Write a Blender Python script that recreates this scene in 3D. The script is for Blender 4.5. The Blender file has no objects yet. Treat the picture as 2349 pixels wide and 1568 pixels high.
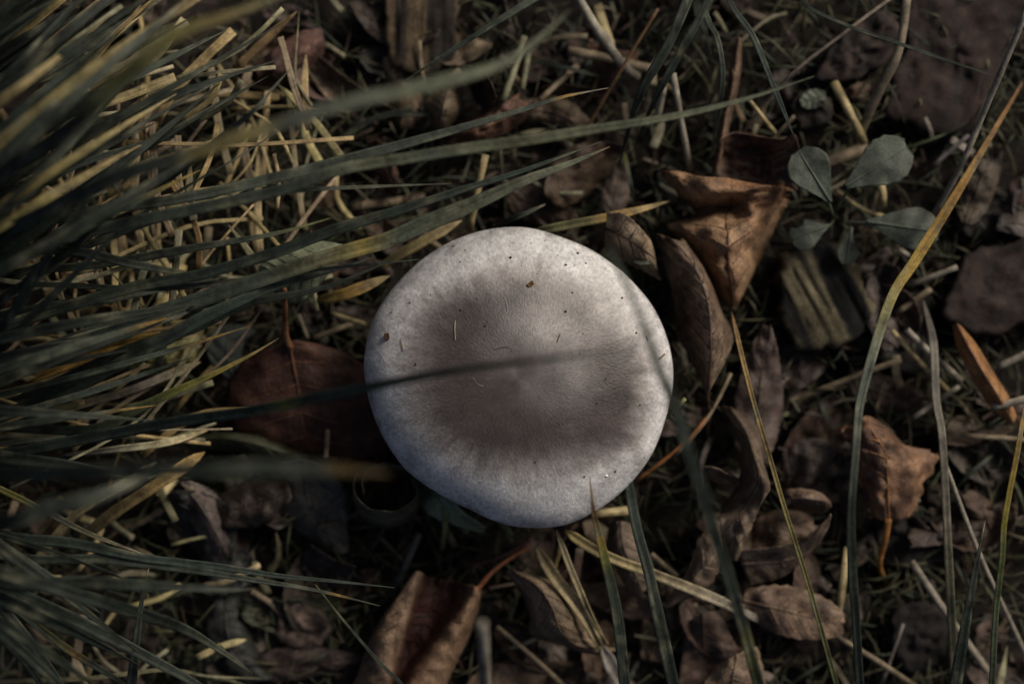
import bpy, math, random
import numpy as np
from mathutils import Vector

# ------------------------------------------------------------------ camera, sky, sun, exposure
sc = bpy.context.scene
COL = sc.collection
LENS, CZ = 50.0, 0.408                       # camera straight above the mushroom, metres
cam_d = bpy.data.cameras.new('camera'); cam = bpy.data.objects.new('camera', cam_d); COL.objects.link(cam)
cam.location = (0, 0, CZ); cam.rotation_euler = (0, 0, 0)
cam_d.lens = LENS; cam_d.sensor_width = 36; cam_d.clip_start = 0.01; cam_d.clip_end = 200
cam_d.dof.use_dof = True; cam_d.dof.focus_distance = CZ - 0.040; cam_d.dof.aperture_fstop = 3.5; cam_d.dof.aperture_blades = 7
sc.camera = cam

SUN_AZ, SUN_EL = math.radians(40), math.radians(33)
w = bpy.data.worlds.new('World'); sc.world = w; w.use_nodes = True
nt = w.node_tree; bg = nt.nodes['Background']
sky = nt.nodes.new('ShaderNodeTexSky'); sky.sky_type = 'NISHITA'; sky.sun_disc = False
sky.sun_elevation = SUN_EL; sky.sun_rotation = math.pi/2 - SUN_AZ; sky.air_density = 0.7; sky.dust_density = 6.0; sky.ozone_density = 1.0
nt.links.new(sky.outputs[0], bg.inputs[0]); bg.inputs[1].default_value = 0.05
sd = bpy.data.lights.new('sun', 'SUN'); sun = bpy.data.objects.new('sun', sd); COL.objects.link(sun)
sd.energy = 2.6; sd.angle = math.radians(20); sd.color = (1.0, 0.92, 0.80)
dirv = Vector((math.cos(SUN_AZ)*math.cos(SUN_EL), math.sin(SUN_AZ)*math.cos(SUN_EL), math.sin(SUN_EL)))
sun.rotation_euler = (-dirv).to_track_quat('-Z', 'Y').to_euler()
sc.view_settings.view_transform = 'Standard'; sc.view_settings.look = 'None'
sc.view_settings.gamma = 1.0; sc.view_settings.exposure = -0.25; sc.view_settings.use_curve_mapping = False
sc.cycles.use_denoising = True
sc.cycles.max_bounces = 8

rng = np.random.default_rng(7)
random.seed(7)

# ------------------------------------------------------------------ helpers
W, H = 2349.0, 1568.0                         # measuring grid laid over the photograph
KX = 36.0/LENS/W
FR = {}
for r_, y0 in enumerate((0, 900, 1814)):
    for c_, x0 in enumerate((0, 1000, 2000, 3000)):
        FR['abcdefghijkl'[r_*4+c_]] = (x0*0.57349, y0*0.57349, 0.33645)
FR['D'] = (0.0, 0.0, 1.0)

def toD(fr, pts):
    x0, y0, s = FR[fr]
    return [((x0 + p[0]*s), (y0 + p[1]*s)) + tuple(p[2:]) for p in pts]

def P(x, y, z):                               # grid point at height z (mm above the soil) -> metres
    zz = z*0.001; k = KX*(CZ - zz)
    return ((x - W/2)*k, -(y - H/2)*k, zz)

def Parr(a):
    a = np.asarray(a, float); zz = a[..., 2]*0.001; k = KX*(CZ - zz)
    return np.stack([(a[..., 0]-W/2)*k, -(a[..., 1]-H/2)*k, zz], -1)

_T = {}
def vnoise(x, y, seed=0):                     # smooth value noise, about -1..1
    if seed not in _T: _T[seed] = np.random.default_rng(1000+seed).uniform(-1, 1, (64, 64))
    t = _T[seed]; x = np.asarray(x, float); y = np.asarray(y, float)
    xi = np.floor(x).astype(int); yi = np.floor(y).astype(int); fx = x-xi; fy = y-yi
    fx = fx*fx*(3-2*fx); fy = fy*fy*(3-2*fy)
    a = t[xi % 64, yi % 64]; b = t[(xi+1) % 64, yi % 64]; c = t[xi % 64, (yi+1) % 64]; d = t[(xi+1) % 64, (yi+1) % 64]
    return (a*(1-fx)+b*fx)*(1-fy) + (c*(1-fx)+d*fx)*fy
def fbm(x, y, seed=0, o=4):
    s = 0; a = 1.0; f = 1.0
    for i in range(o): s = s + a*vnoise(np.asarray(x)*f+i*7.3, np.asarray(y)*f+i*3.1, seed+i); a *= .5; f *= 2.03
    return s

def cr(pts, n):                               # Catmull-Rom through pts, n samples evenly along
    p = np.asarray(pts, float)
    if len(p) == 2: p = np.stack([p[0], (p[0]+p[1])/2, p[1]])
    q = np.vstack([2*p[0]-p[1], p, 2*p[-1]-p[-2]])
    m = len(p)-1; t = np.linspace(0, m, max(n*3, 30)); i = np.minimum(t.astype(int), m-1); f = (t-i)[:, None]
    a, b, c, d = q[i], q[i+1], q[i+2], q[i+3]
    s = .5*((2*b)+(-a+c)*f+(2*a-5*b+4*c-d)*f*f+(-a+3*b-3*c+d)*f**3)
    L = np.concatenate([[0], np.cumsum(np.linalg.norm(np.diff(s[:, :2], axis=0), axis=1))])
    tt = np.linspace(0, L[-1], n)
    return np.stack([np.interp(tt, L, s[:, k]) for k in range(s.shape[1])], 1)

def mesh_obj(name, verts, faces, mat, col=None, uv=None, parent=None, smooth=True):
    me = bpy.data.meshes.new(name)
    me.from_pydata(np.asarray(verts).tolist(), [], faces if isinstance(faces, list) else faces.tolist())
    n = len(verts)
    if col is not None:
        c = np.ones((n, 4), np.float32); c[:, :3] = np.clip(np.asarray(col, float), 0, 1)
        at = me.color_attributes.new('Col', 'FLOAT_COLOR', 'POINT'); at.data.foreach_set('color', c.ravel())
    if uv is not None:
        u = me.uv_layers.new(name='UVMap'); li = np.empty(len(me.loops), np.int32); me.loops.foreach_get('vertex_index', li)
        u.data.foreach_set('uv', np.asarray(uv, np.float32)[li].ravel())
    if smooth: me.polygons.foreach_set('use_smooth', np.ones(len(me.polygons), bool))
    me.materials.append(mat); me.update()
    o = bpy.data.objects.new(name, me); COL.objects.link(o)
    if parent is not None: o.parent = parent
    return o

def tag(o, label=None, cat=None, group=None, kind=None):
    if label: o['label'] = label
    if cat: o['category'] = cat
    if group: o['group'] = group
    if kind: o['kind'] = kind
    return o

def empty(name, label, cat, loc=(0, 0, 0), group=None):
    e = bpy.data.objects.new(name, None); COL.objects.link(e); e.location = (0, 0, 0); e.empty_display_size = .01
    return tag(e, label, cat, group)

def grid_normals(G):
    du = np.gradient(G, axis=0); dv = np.gradient(G, axis=1)
    n = np.cross(du, dv); l = np.linalg.norm(n, axis=-1, keepdims=True); l[l < 1e-14] = 1
    return n/l

def sheet(name, G, th, col, uv, mat, parent=None):   # a closed thin sheet from a grid of points
    n, k, _ = G.shape; N = grid_normals(G)
    if N[..., 2].mean() < 0: N = -N; flip = True
    else: flip = False
    V = np.concatenate([(G+N*th/2).reshape(-1, 3), (G-N*th/2).reshape(-1, 3)])
    id0 = np.arange(n*k).reshape(n, k); M = n*k
    q = np.stack([id0[:-1, :-1], id0[1:, :-1], id0[1:, 1:], id0[:-1, 1:]], -1).reshape(-1, 4)
    if flip: q = q[:, ::-1]
    F = [q, q[:, ::-1]+M]
    loop = np.concatenate([id0[:, 0], id0[-1, 1:], id0[::-1, -1][1:], id0[0, ::-1][1:-1]])
    nx = np.roll(loop, -1)
    F.append(np.stack([nx, loop, loop+M, nx+M], -1) if not flip else np.stack([loop, nx, nx+M, loop+M], -1))
    c = np.asarray(col).reshape(-1, 3); u = np.asarray(uv).reshape(-1, 2)
    return mesh_obj(name, V, np.concatenate(F), mat, np.concatenate([c, c]), np.concatenate([u, u]), parent)

# ------------------------------------------------------------------ materials
def new_mat(name):
    m = bpy.data.materials.new(name); m.use_nodes = True
    return m, m.node_tree.nodes, m.node_tree.links, m.node_tree.nodes['Principled BSDF']
def N_(ns, t, **kw):
    n = ns.new(t)
    for k, v in kw.items(): setattr(n, k, v)
    return n
def mixmul(ns, ls, a, b, fac=1.0, mode='MULTIPLY'):
    m = N_(ns, 'ShaderNodeMix', data_type='RGBA', blend_type=mode); m.inputs[0].default_value = fac
    ls.new(a, m.inputs[6]); ls.new(b, m.inputs[7]); return m.outputs[2]
def ramp(ns, ls, src, stops):
    r = N_(ns, 'ShaderNodeValToRGB'); e = r.color_ramp.elements
    while len(e) < len(stops): e.new(.5)
    for i, (p, c) in enumerate(stops):
        e[i].position = p; e[i].color = (c, c, c, 1) if not isinstance(c, tuple) else c+(1,)
    ls.new(src, r.inputs[0]); return r.outputs[0]

def sheet_mat(name, rough, transl, stripes, fine, blot, spec=.4, cells=0, bump=.00025):
    m, ns, ls, b = new_mat(name)
    at = N_(ns, 'ShaderNodeAttribute', attribute_name='Col'); c = at.outputs[0]
    tc = N_(ns, 'ShaderNodeTexCoord')
    if stripes:
        mp = N_(ns, 'ShaderNodeMapping'); mp.inputs['Scale'].default_value = (stripes[0], stripes[1], 1); ls.new(tc.outputs['UV'], mp.inputs[0])
        nz = N_(ns, 'ShaderNodeTexNoise'); nz.inputs['Scale'].default_value = 1; nz.inputs['Detail'].default_value = 3; ls.new(mp.outputs[0], nz.inputs[0])
        c = mixmul(ns, ls, c, ramp(ns, ls, nz.outputs[0], [(.3, .55), (.7, 1.35)]), .9)
        hsrc = nz.outputs[0]
    n2 = N_(ns, 'ShaderNodeTexNoise'); n2.inputs['Scale'].default_value = blot; n2.inputs['Detail'].default_value = 6; n2.inputs['Roughness'].default_value = .65
    ls.new(tc.outputs['Object'], n2.inputs[0])
    c = mixmul(ns, ls, c, ramp(ns, ls, n2.outputs[0], [(.34, .38), (.52, 1.0), (.68, 1.45)]), .85)
    n3 = N_(ns, 'ShaderNodeTexNoise'); n3.inputs['Scale'].default_value = fine; n3.inputs['Detail'].default_value = 4; ls.new(tc.outputs['Object'], n3.inputs[0])
    c = mixmul(ns, ls, c, ramp(ns, ls, n3.outputs[0], [(.36, .72), (.6, 1.15)]), .7)
    if cells:
        vo = N_(ns, 'ShaderNodeTexVoronoi', feature='DISTANCE_TO_EDGE'); vo.inputs['Scale'].default_value = cells; ls.new(tc.outputs['Object'], vo.inputs[0])
        c = mixmul(ns, ls, c, ramp(ns, ls, vo.outputs[0], [(.0, .62), (.12, 1.06)]), .65)
        ad = N_(ns, 'ShaderNodeMath', operation='MULTIPLY_ADD'); ls.new(n3.outputs[0], ad.inputs[0]); ad.inputs[1].default_value = .8; ls.new(ramp(ns, ls, vo.outputs[0], [(.0, .0), (.2, .6)]), ad.inputs[2])
        hs2 = ad.outputs[0]
    ls.new(c, b.inputs['Base Color']); b.inputs['Roughness'].default_value = rough; b.inputs['Specular IOR Level'].default_value = spec
    bp = N_(ns, 'ShaderNodeBump'); bp.inputs['Strength'].default_value = .5; bp.inputs['Distance'].default_value = bump
    ls.new(hsrc if stripes else (hs2 if cells else n3.outputs[0]), bp.inputs['Height']); ls.new(bp.outputs[0], b.inputs['Normal'])
    if transl:
        tr = N_(ns, 'ShaderNodeBsdfTranslucent'); ls.new(c, tr.inputs[0])
        mx = N_(ns, 'ShaderNodeMixShader'); mx.inputs[0].default_value = transl
        ls.new(b.outputs[0], mx.inputs[1]); ls.new(tr.outputs[0], mx.inputs[2])
        ls.new(mx.outputs[0], ns['Material Output'].inputs[0])
    return m
M_BLADE = sheet_mat('grass_blade', .5, .12, (1.2, 13), 900, 170, .18)
M_STRAW = sheet_mat('dry_straw', .6, .08, (1.6, 11), 1500, 260, .4)
M_LEAF = sheet_mat('dead_leaf', .6, .10, None, 1600, 230, .35, 620)
M_GLEAF = sheet_mat('green_leaf', .5, .15, None, 1400, 90, .3)
M_WOOD = sheet_mat('weathered_wood', .9, 0, (5, 60), 1800, 150, .2)
M_BARK = sheet_mat('dark_bark', .85, 0, None, 1300, 110, .2, 0, .0005)

m, ns, ls, b = new_mat('dark_soil'); M_SOIL = m
tc = N_(ns, 'ShaderNodeTexCoord'); n1 = N_(ns, 'ShaderNodeTexNoise'); n1.inputs['Scale'].default_value = 260; n1.inputs['Detail'].default_value = 8; n1.inputs['Roughness'].default_value = .7
ls.new(tc.outputs['Object'], n1.inputs[0])
ls.new(ramp(ns, ls, n1.outputs[0], [(.35, (.008, .006, .005)), (.62, (.03, .023, .017)), (.8, (.06, .045, .03))]), b.inputs['Base Color'])
b.inputs['Roughness'].default_value = .95
bp = N_(ns, 'ShaderNodeBump'); bp.inputs['Strength'].default_value = 1; bp.inputs['Distance'].default_value = .002; ls.new(n1.outputs[0], bp.inputs['Height']); ls.new(bp.outputs[0], b.inputs['Normal'])

m, ns, ls, b = new_mat('mushroom_skin'); M_CAP = m
at = N_(ns, 'ShaderNodeAttribute', attribute_name='Col'); tc = N_(ns, 'ShaderNodeTexCoord')
uvm = N_(ns, 'ShaderNodeUVMap'); sp = N_(ns, 'ShaderNodeSeparateXYZ'); ls.new(uvm.outputs[0], sp.inputs[0])
def math_(op, a, v=None, bsock=None):
    n = N_(ns, 'ShaderNodeMath', operation=op); ls.new(a, n.inputs[0])
    if bsock is not None: ls.new(bsock, n.inputs[1])
    elif v is not None: n.inputs[1].default_value = v
    return n.outputs[0]
ang = math_('MULTIPLY', sp.outputs[0], 2*math.pi)
cb = N_(ns, 'ShaderNodeCombineXYZ')
ls.new(math_('MULTIPLY', math_('COSINE', ang), 40), cb.inputs[0]); ls.new(math_('MULTIPLY', math_('SINE', ang), 40), cb.inputs[1]); ls.new(math_('MULTIPLY', sp.outputs[1], 44), cb.inputs[2])
st = N_(ns, 'ShaderNodeTexNoise'); st.inputs['Scale'].default_value = 1; st.inputs['Detail'].default_value = 5; st.inputs['Roughness'].default_value = .68; ls.new(cb.outputs[0], st.inputs[0])
nb = N_(ns, 'ShaderNodeTexNoise'); nb.inputs['Scale'].default_value = 170; nb.inputs['Detail'].default_value = 6; nb.inputs['Roughness'].default_value = .6; ls.new(tc.outputs['Object'], nb.inputs[0])
c = mixmul(ns, ls, at.outputs[0], ramp(ns, ls, st.outputs[0], [(.32, .62), (.68, 1.3)]), .8)
c = mixmul(ns, ls, c, ramp(ns, ls, nb.outputs[0], [(.32, .68), (.68, 1.25)]), .85)
ls.new(c, b.inputs['Base Color']); b.inputs['Roughness'].default_value = .38; b.inputs['Specular IOR Level'].default_value = .5
b.inputs['Subsurface Weight'].default_value = .25; b.inputs['Subsurface Radius'].default_value = (1.0, .6, .45); b.inputs['Subsurface Scale'].default_value = .0015
bp = N_(ns, 'ShaderNodeBump'); bp.inputs['Strength'].default_value = .5; bp.inputs['Distance'].default_value = .0004; ls.new(st.outputs[0], bp.inputs['Height']); ls.new(bp.outputs[0], b.inputs['Normal'])

m, ns, ls, b = new_mat('water_drop'); M_DROP = m
b.inputs['Base Color'].default_value = (.9, .9, .92, 1); b.inputs['Roughness'].default_value = .08

# colours (albedo)
GREEN = (.036, .045, .036); GREEN2 = (.072, .086, .067); GREY = (.105, .116, .094); YGREEN = (.20, .20, .06); OCHRE = (.38, .23, .06)
STRAW = (.47, .375, .19); STRAW2 = (.28, .22, .14); STRAWG = (.26, .25, .15); PALE = (.36, .32, .25)
ORANGE = (.34, .17, .07); TAN = (.30, .20, .12); BROWN = (.13, .08, .055); DARK = (.06, .042, .034); RED = (.085, .03, .022); GBROWN = (.16, .12, .10)
def jit(c, a=.15):
    f = 1 + rng.uniform(-a, a); return tuple(np.clip(np.array(c)*f*(1+rng.uniform(-.06, .06, 3)), 0, 1))

# ------------------------------------------------------------------ builders
def stops_col(s, stops):
    ps = [q[0] for q in stops]; cs = np.array([q[1] for q in stops], float)
    return np.stack([np.interp(s, ps, cs[:, k]) for k in range(3)], -1)

def ribbon(name, pts, width, stops, mat, parent=None, fold=.25, th=.00018, taper=(0.0, .35), twist=0.0, n=None, k=5, fr='D', wob=.0, wprof=None, ang0=0.0):
    """a grass blade or flat straw: pts (x,y,z mm) from base to tip, width in grid pixels."""
    d = toD(fr, pts); L = sum(math.dist(d[i][:2], d[i+1][:2]) for i in range(len(d)-1))
    n = n or int(min(44, max(10, L/22)))
    C0 = cr(d, n); C = Parr(C0); s = np.linspace(0, 1, n)
    if wprof is not None: wp = np.interp(s, [q[0] for q in wprof], [q[1] for q in wprof])
    else:
        wp = np.ones(n)
        if taper[0] > 0: wp *= np.clip(s/taper[0], 0, 1)**.7*.85+.15*(s > -1)
        if taper[1] > 0: wp *= np.clip((1-s)/taper[1], 0.02, 1)**.75
    sd_ = int(abs(d[0][0]*3+d[0][1]*7+d[-1][0])) % 50
    wm = width*wp*KX*(CZ-C[:, 2])*(1+.06*vnoise(s*9, s*0+sd_, 5))
    T = np.gradient(C, axis=0); T /= np.linalg.norm(T, axis=1, keepdims=True)+1e-12
    up = np.array([0, 0, 1.0]); B = np.cross(T, up); B /= np.linalg.norm(B, axis=1, keepdims=True)+1e-9
    Nn = np.cross(B, T)
    a = ang0 + twist*s + wob*vnoise(s*4, s*0+sd_+.5, 9)
    B2 = B*np.cos(a)[:, None]+Nn*np.sin(a)[:, None]; N2 = -B*np.sin(a)[:, None]+Nn*np.cos(a)[:, None]
    t = np.linspace(-1, 1, k)
    G = C[:, None, :] + B2[:, None, :]*(t[None, :, None]*wm[:, None, None]/2) + N2[:, None, :]*(fold*np.abs(t)[None, :, None]*wm[:, None, None]/2)
    Ls = np.concatenate([[0], np.cumsum(np.linalg.norm(np.diff(C, axis=0), axis=1))])
    uv = np.stack(np.broadcast_arrays((Ls*20)[:, None]+sd_, (t*.5+.5)[None, :]*1.0+sd_), -1)
    col = stops_col(s, stops)[:, None, :]*np.where(np.abs(t) < .2, .82, 1.0)[None, :, None]
    if mat is M_BLADE:
        mo = np.clip(vnoise(s[:, None]*L/16+sd_, t[None, :]*.8+sd_*1.3, 77)+.35*vnoise(s[:, None]*L/55, t[None, :]*0+sd_, 78)-.42, 0, .5)[..., None]*1.5
        col = col*(1-mo)+np.array((.20, .20, .135))*mo
    else:
        col = col*(1+.25*vnoise(s*L/30+sd_, s*0+sd_, 79))[:, None, None]
    return sheet(name, G, th, col, uv, mat, parent)

def tube(name, C, R, col, mat, parent=None, k=8, flat=1.0, hollow=False, twist=0.0):
    """round stalk along points C (metres), radius R per point."""
    C = np.asarray(C); n = len(C); R = np.broadcast_to(np.asarray(R, float), (n,))
    T = np.gradient(C, axis=0); T /= np.linalg.norm(T, axis=1, keepdims=True)+1e-12
    ref = np.where(np.abs(T[:, 2:3]) > .95, np.array([[1., 0, 0]]), np.array([[0, 0, 1.]]))
    B = np.cross(T, ref); B /= np.linalg.norm(B, axis=1, keepdims=True)+1e-12; Nn = np.cross(B, T)
    th = np.linspace(0, 2*math.pi, k, endpoint=False)
    ring = lambda i, r, off=0: C[i]+T[i]*off + r*(B[i]*np.cos(th)[:, None] + Nn[i]*np.sin(th)[:, None]*flat)
    rings = [ring(i, R[i]) for i in range(n)]; cs = [np.broadcast_to(np.asarray(col[i] if np.ndim(col) == 2 else col, float), (k, 3)) for i in range(n)]
    us = list(np.concatenate([[0], np.cumsum(np.linalg.norm(np.diff(C, axis=0), axis=1))])*20)
    if hollow:
        rings = [ring(0, R[0]*.3, .0012), ring(0, R[0]*.62)] + rings + [ring(n-1, R[-1]*.62), ring(n-1, R[-1]*.3, -.0012)]
        cs = [cs[0]*.35, cs[0]*.7]+cs+[cs[-1]*.7, cs[-1]*.35]; us = [us[0]]*2+us+[us[-1]]*2  # inset end rings coloured darker inward, standing in for shade in the hollow
    V = np.concatenate(rings); m_ = len(rings); idx = np.arange(m_*k).reshape(m_, k); nx = np.roll(idx, -1, axis=1)
    F = np.stack([idx[:-1], nx[:-1], nx[1:], idx[1:]], -1).reshape(-1, 4).tolist()
    F.append(idx[0].tolist()[::-1]); F.append(idx[-1].tolist())
    uv = np.stack(np.broadcast_arrays(np.array(us)[:, None], (np.arange(k)/k)[None, :]), -1).reshape(-1, 2)
    return mesh_obj(name, V, F, mat, np.concatenate(cs), uv, parent)

def straw(name, pts, width, col, label, cat='straw', group=None, fr='D', node=None, flat=.7, n=None):
    d = toD(fr, pts); L = sum(math.dist(d[i][:2], d[i+1][:2]) for i in range(len(d)-1))
    n = n or int(min(30, max(6, L/25))); C = Parr(cr(d, n)); s = np.linspace(0, 1, n)
    sd_ = int(abs(d[0][0]*3+d[0][1]*7)) % 60
    r = width/2*KX*(CZ-C[:, 2])*(1+.10*vnoise(s*6, s*0+sd_, 3))
    cc = np.array(col)[None, :]*(1+.22*vnoise(s*5, s*0+sd_, 4))[:, None]
    if node is not None:
        r = r*(1+.35*np.exp(-((s-node)/.03)**2)); cc = cc*(1-.45*np.exp(-((s-node-.02)/.03)**2))[:, None]
    return tag(tube(name, C, r, cc, M_STRAW, k=8, flat=flat, hollow=True), label, cat, group)

def flatstraw(name, pts, width, stops, label, cat='straw', group=None, fr='D', **kw):
    if not isinstance(stops[0], tuple) or np.isscalar(stops[0]): stops = [(0, stops), (1, stops)]
    kw.setdefault('taper', (.02, .1)); kw.setdefault('fold', .3); kw.setdefault('wob', .5); kw.setdefault('th', .0003)
    return tag(ribbon(name, pts, width, stops, M_STRAW, fr=fr, **kw), label, cat, group)

def grass(name, pts, width, stops, label=None, fr='D', parent=None, cat='grass', **kw):
    if np.isscalar(stops[0]): stops = [(0, stops), (1, stops)]
    o = ribbon(name, pts, width, stops, M_BLADE, parent=parent, fr=fr, **kw)
    if parent is None: tag(o, label, cat)
    return o

class Patch:
    """smooth sheet through a grid of rows (base to tip) of points (x,y,z mm)."""
    def __init__(s, rows, fr='D', wr=.6, wsc=70., seed=0, pil=.4, nv=6, slope=.22):
        m = max(len(r) for r in rows); R = []
        for r in rows:
            r = toD(fr, r)
            if len(r) < m: r = cr(r, m) if len(r) > 1 else [r[0]]*m
            R.append(np.asarray(r, float))
        s.Q = np.stack(R); s.wr, s.wsc, s.seed, s.pil, s.nv, s.slope = wr, wsc, seed, pil, nv, slope
        q = np.concatenate([2*s.Q[:1]-s.Q[1:2], s.Q, 2*s.Q[-1:]-s.Q[-2:-1]], 0)
        s.E = np.concatenate([2*q[:, :1]-q[:, 1:2], q, 2*q[:, -1:]-q[:, -2:-1]], 1)
    def ev(s, U, V, off=0.0):
        U = np.asarray(U, float); V = np.asarray(V, float); m, n = s.Q.shape[0]-1, s.Q.shape[1]-1
        def wts(t, m):
            t = t*m; i = np.clip(np.floor(t).astype(int), 0, m-1); f = t-i
            return i, [.5*(-f+2*f*f-f**3), .5*(2-5*f*f+3*f**3), .5*(f+4*f*f-3*f**3), .5*(-f*f+f**3)]
        i, a = wts(U, m); j, b_ = wts(V, n); p = 0
        for x in range(4):
            for y in range(4): p = p + (a[x]*b_[y])[..., None]*s.E[i+x, j+y]
        z = s.wr*fbm(p[..., 0]/s.wsc+s.seed, p[..., 1]/s.wsc, 11+s.seed % 7, 3)
        z = z + s.wr*.9*(.45-np.abs(fbm(p[..., 0]/(s.wsc*1.0)+s.seed*1.7, p[..., 1]/(s.wsc*1.0), 17+s.seed % 5, 2)))
        q = (U - s.slope*np.abs(2*V-1))*s.nv
        z = z + s.pil*np.abs(np.sin(math.pi*q))*np.clip(np.abs(2*V-1)*3, 0, 1)
        p = p.copy(); p[..., 2] += z + off
        p[..., 2] = np.maximum(p[..., 2], .3)
        return p

def leaf(name, rows, col, label, cat='fallen leaf', fr='D', col2=None, ccols=None, jag=.12, jfreq=16, wr=.7, wsc=70., pil=.45, veins=6, vcol=None, petiole=None, pcol=None,
         pw=8, group=None, th=.00025, nu=34, nv_=22, seed=None, mat=None, detail=True, bites=()):
    mat = mat or M_LEAF; seed = seed if seed is not None else int(abs(rows[0][0][0]*7+rows[-1][0][1]*3)) % 97
    pt = Patch(rows, fr, wr, wsc, seed, pil, max(veins, 1)); root = empty(name, label, cat, group=group)
    u = np.linspace(0, 1, nu); v = np.linspace(0, 1, nv_); U, V = np.meshgrid(u, v, indexing='ij')
    tooth = (np.abs((u*jfreq) % 1 - .5)*2)
    e = 1 - jag*(.55*tooth+.45*(vnoise(u*7, u*0+seed, 21)*.5+.5))[:, None]
    Vp = .5 + (V-.5)*np.where(np.abs(V-.5) > .3, 1-(1-e)*((np.abs(V-.5)-.3)/.2), 1)
    eu = jag*.35*(vnoise(v*6, v*0+seed+3, 22)*.5+.5)
    Up = U*(1-eu[None, :])
    for (bu, bv, br) in bites:
        d = np.hypot(U-bu, V-bv); Vp = Vp + np.where(d < br, (.5-bv)*.9*(1-d/br), 0)
    G = Parr(pt.ev(Up, Vp))
    c = np.array(col, float)[None, None, :]*np.ones(U.shape+(3,))
    if ccols is not None:
        cs = np.array(ccols, float); xs = np.linspace(0, 1, len(cs)); c = np.stack([np.interp(Vp, xs, cs[:, k]) for k in range(3)], -1)
    if col2 is not None:
        f = np.clip(.5+.9*fbm(U*4+seed, V*4, 31, 3), 0, 1)[..., None]; c = c*(1-f)+np.array(col2)*f
    edge = np.clip((np.abs(V-.5)-.44)/.06, 0, 1)[..., None]; c = c*(1-.25*edge)
    uv = np.stack([U, V], -1)
    lam_ = sheet('lamina', G, th, c, uv, mat, root)
    vc = vcol or tuple(np.array(col)*.7)
    if detail:
        uu = np.linspace(.0, .97, 22); C = Parr(pt.ev(uu, uu*0+.5, .12))
        tube('midrib', C, np.linspace(.00055, .00018, 22), vc, mat, lam_, k=6)
        for i in range(1, veins):
            for sgn in (-1, 1):
                tt = np.linspace(0, .92, 9); uu = i/veins*.92 + pt.slope*tt
                if uu.max() > .98: uu = np.clip(uu, 0, .98)
                C = Parr(pt.ev(uu, .5+sgn*tt*.5, .06)); tube('vein', C, np.linspace(.00030, .00010, 9), vc, mat, lam_, k=5)
    if petiole:
        C = Parr(cr(toD(fr, petiole), 14)); tube('petiole', C, pw/2*KX*(CZ-C[:, 2])*np.linspace(1.25, .85, 14), pcol or vc, mat, root, k=8)
    return root

def oval_rows(cx, cy, ang, L, Wd, z, curl=0.8, bend=0.0, shape='ovate', m=8, n=5, tilt=(0, 0), s_bend=0.0):
    """control rows of a leaf of length L and width Wd (grid px), rolled by curl (rad) and bent by bend (rad); z in mm."""
    a = math.radians(ang); ux, uy = math.cos(a), -math.sin(a); vx, vy = -uy, ux
    rows = []; mmpx = KX*CZ*1000
    for i in range(m):
        s = i/(m-1)
        if shape == 'ovate': wv = (math.sin(math.pi*min(1, s*.93+.05)**.8))**.8
        elif shape == 'obovate': wv = .10+.9*(math.sin(math.pi*min(1, (s*.95+.02))**1.7))**.8 if s < .98 else .35
        elif shape == 'strip': wv = .55+.45*math.sin(math.pi*min(1, s*.9+.05))
        else: wv = (math.sin(math.pi*(s*.9+.06)))**.55
        hw = Wd/2*wv; x0 = (s-.5)*L; zb = 0
        if abs(bend) > 1e-3:
            Rb = L/bend; ph = (s-.5)*bend; x0 = Rb*math.sin(ph); zb = Rb*(1-math.cos(ph))*mmpx
        sb = s_bend*Wd*math.sin(math.pi*s); row = []
        for j in range(n):
            t = -1+2*j/(n-1); y0, zc = t*hw, 0
            if abs(curl) > 1e-3:
                Rc = hw*2/abs(curl)+1e-6; ph = t*abs(curl)/2; y0 = Rc*math.sin(ph); zc = Rc*(1-math.cos(ph))*mmpx*(1 if curl > 0 else -1)
            row.append((cx+ux*x0+vx*(y0+sb), cy+uy*x0+vy*(y0+sb), z+zb+zc+tilt[0]*(s-.5)*2+tilt[1]*t))
        rows.append(row)
    zmin = min(p[2] for r in rows for p in r)
    d = z-zmin if zmin < z else 0
    return [[(p[0], p[1], max(.5, p[2]+d*(.9))) for p in r] for r in rows]

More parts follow.
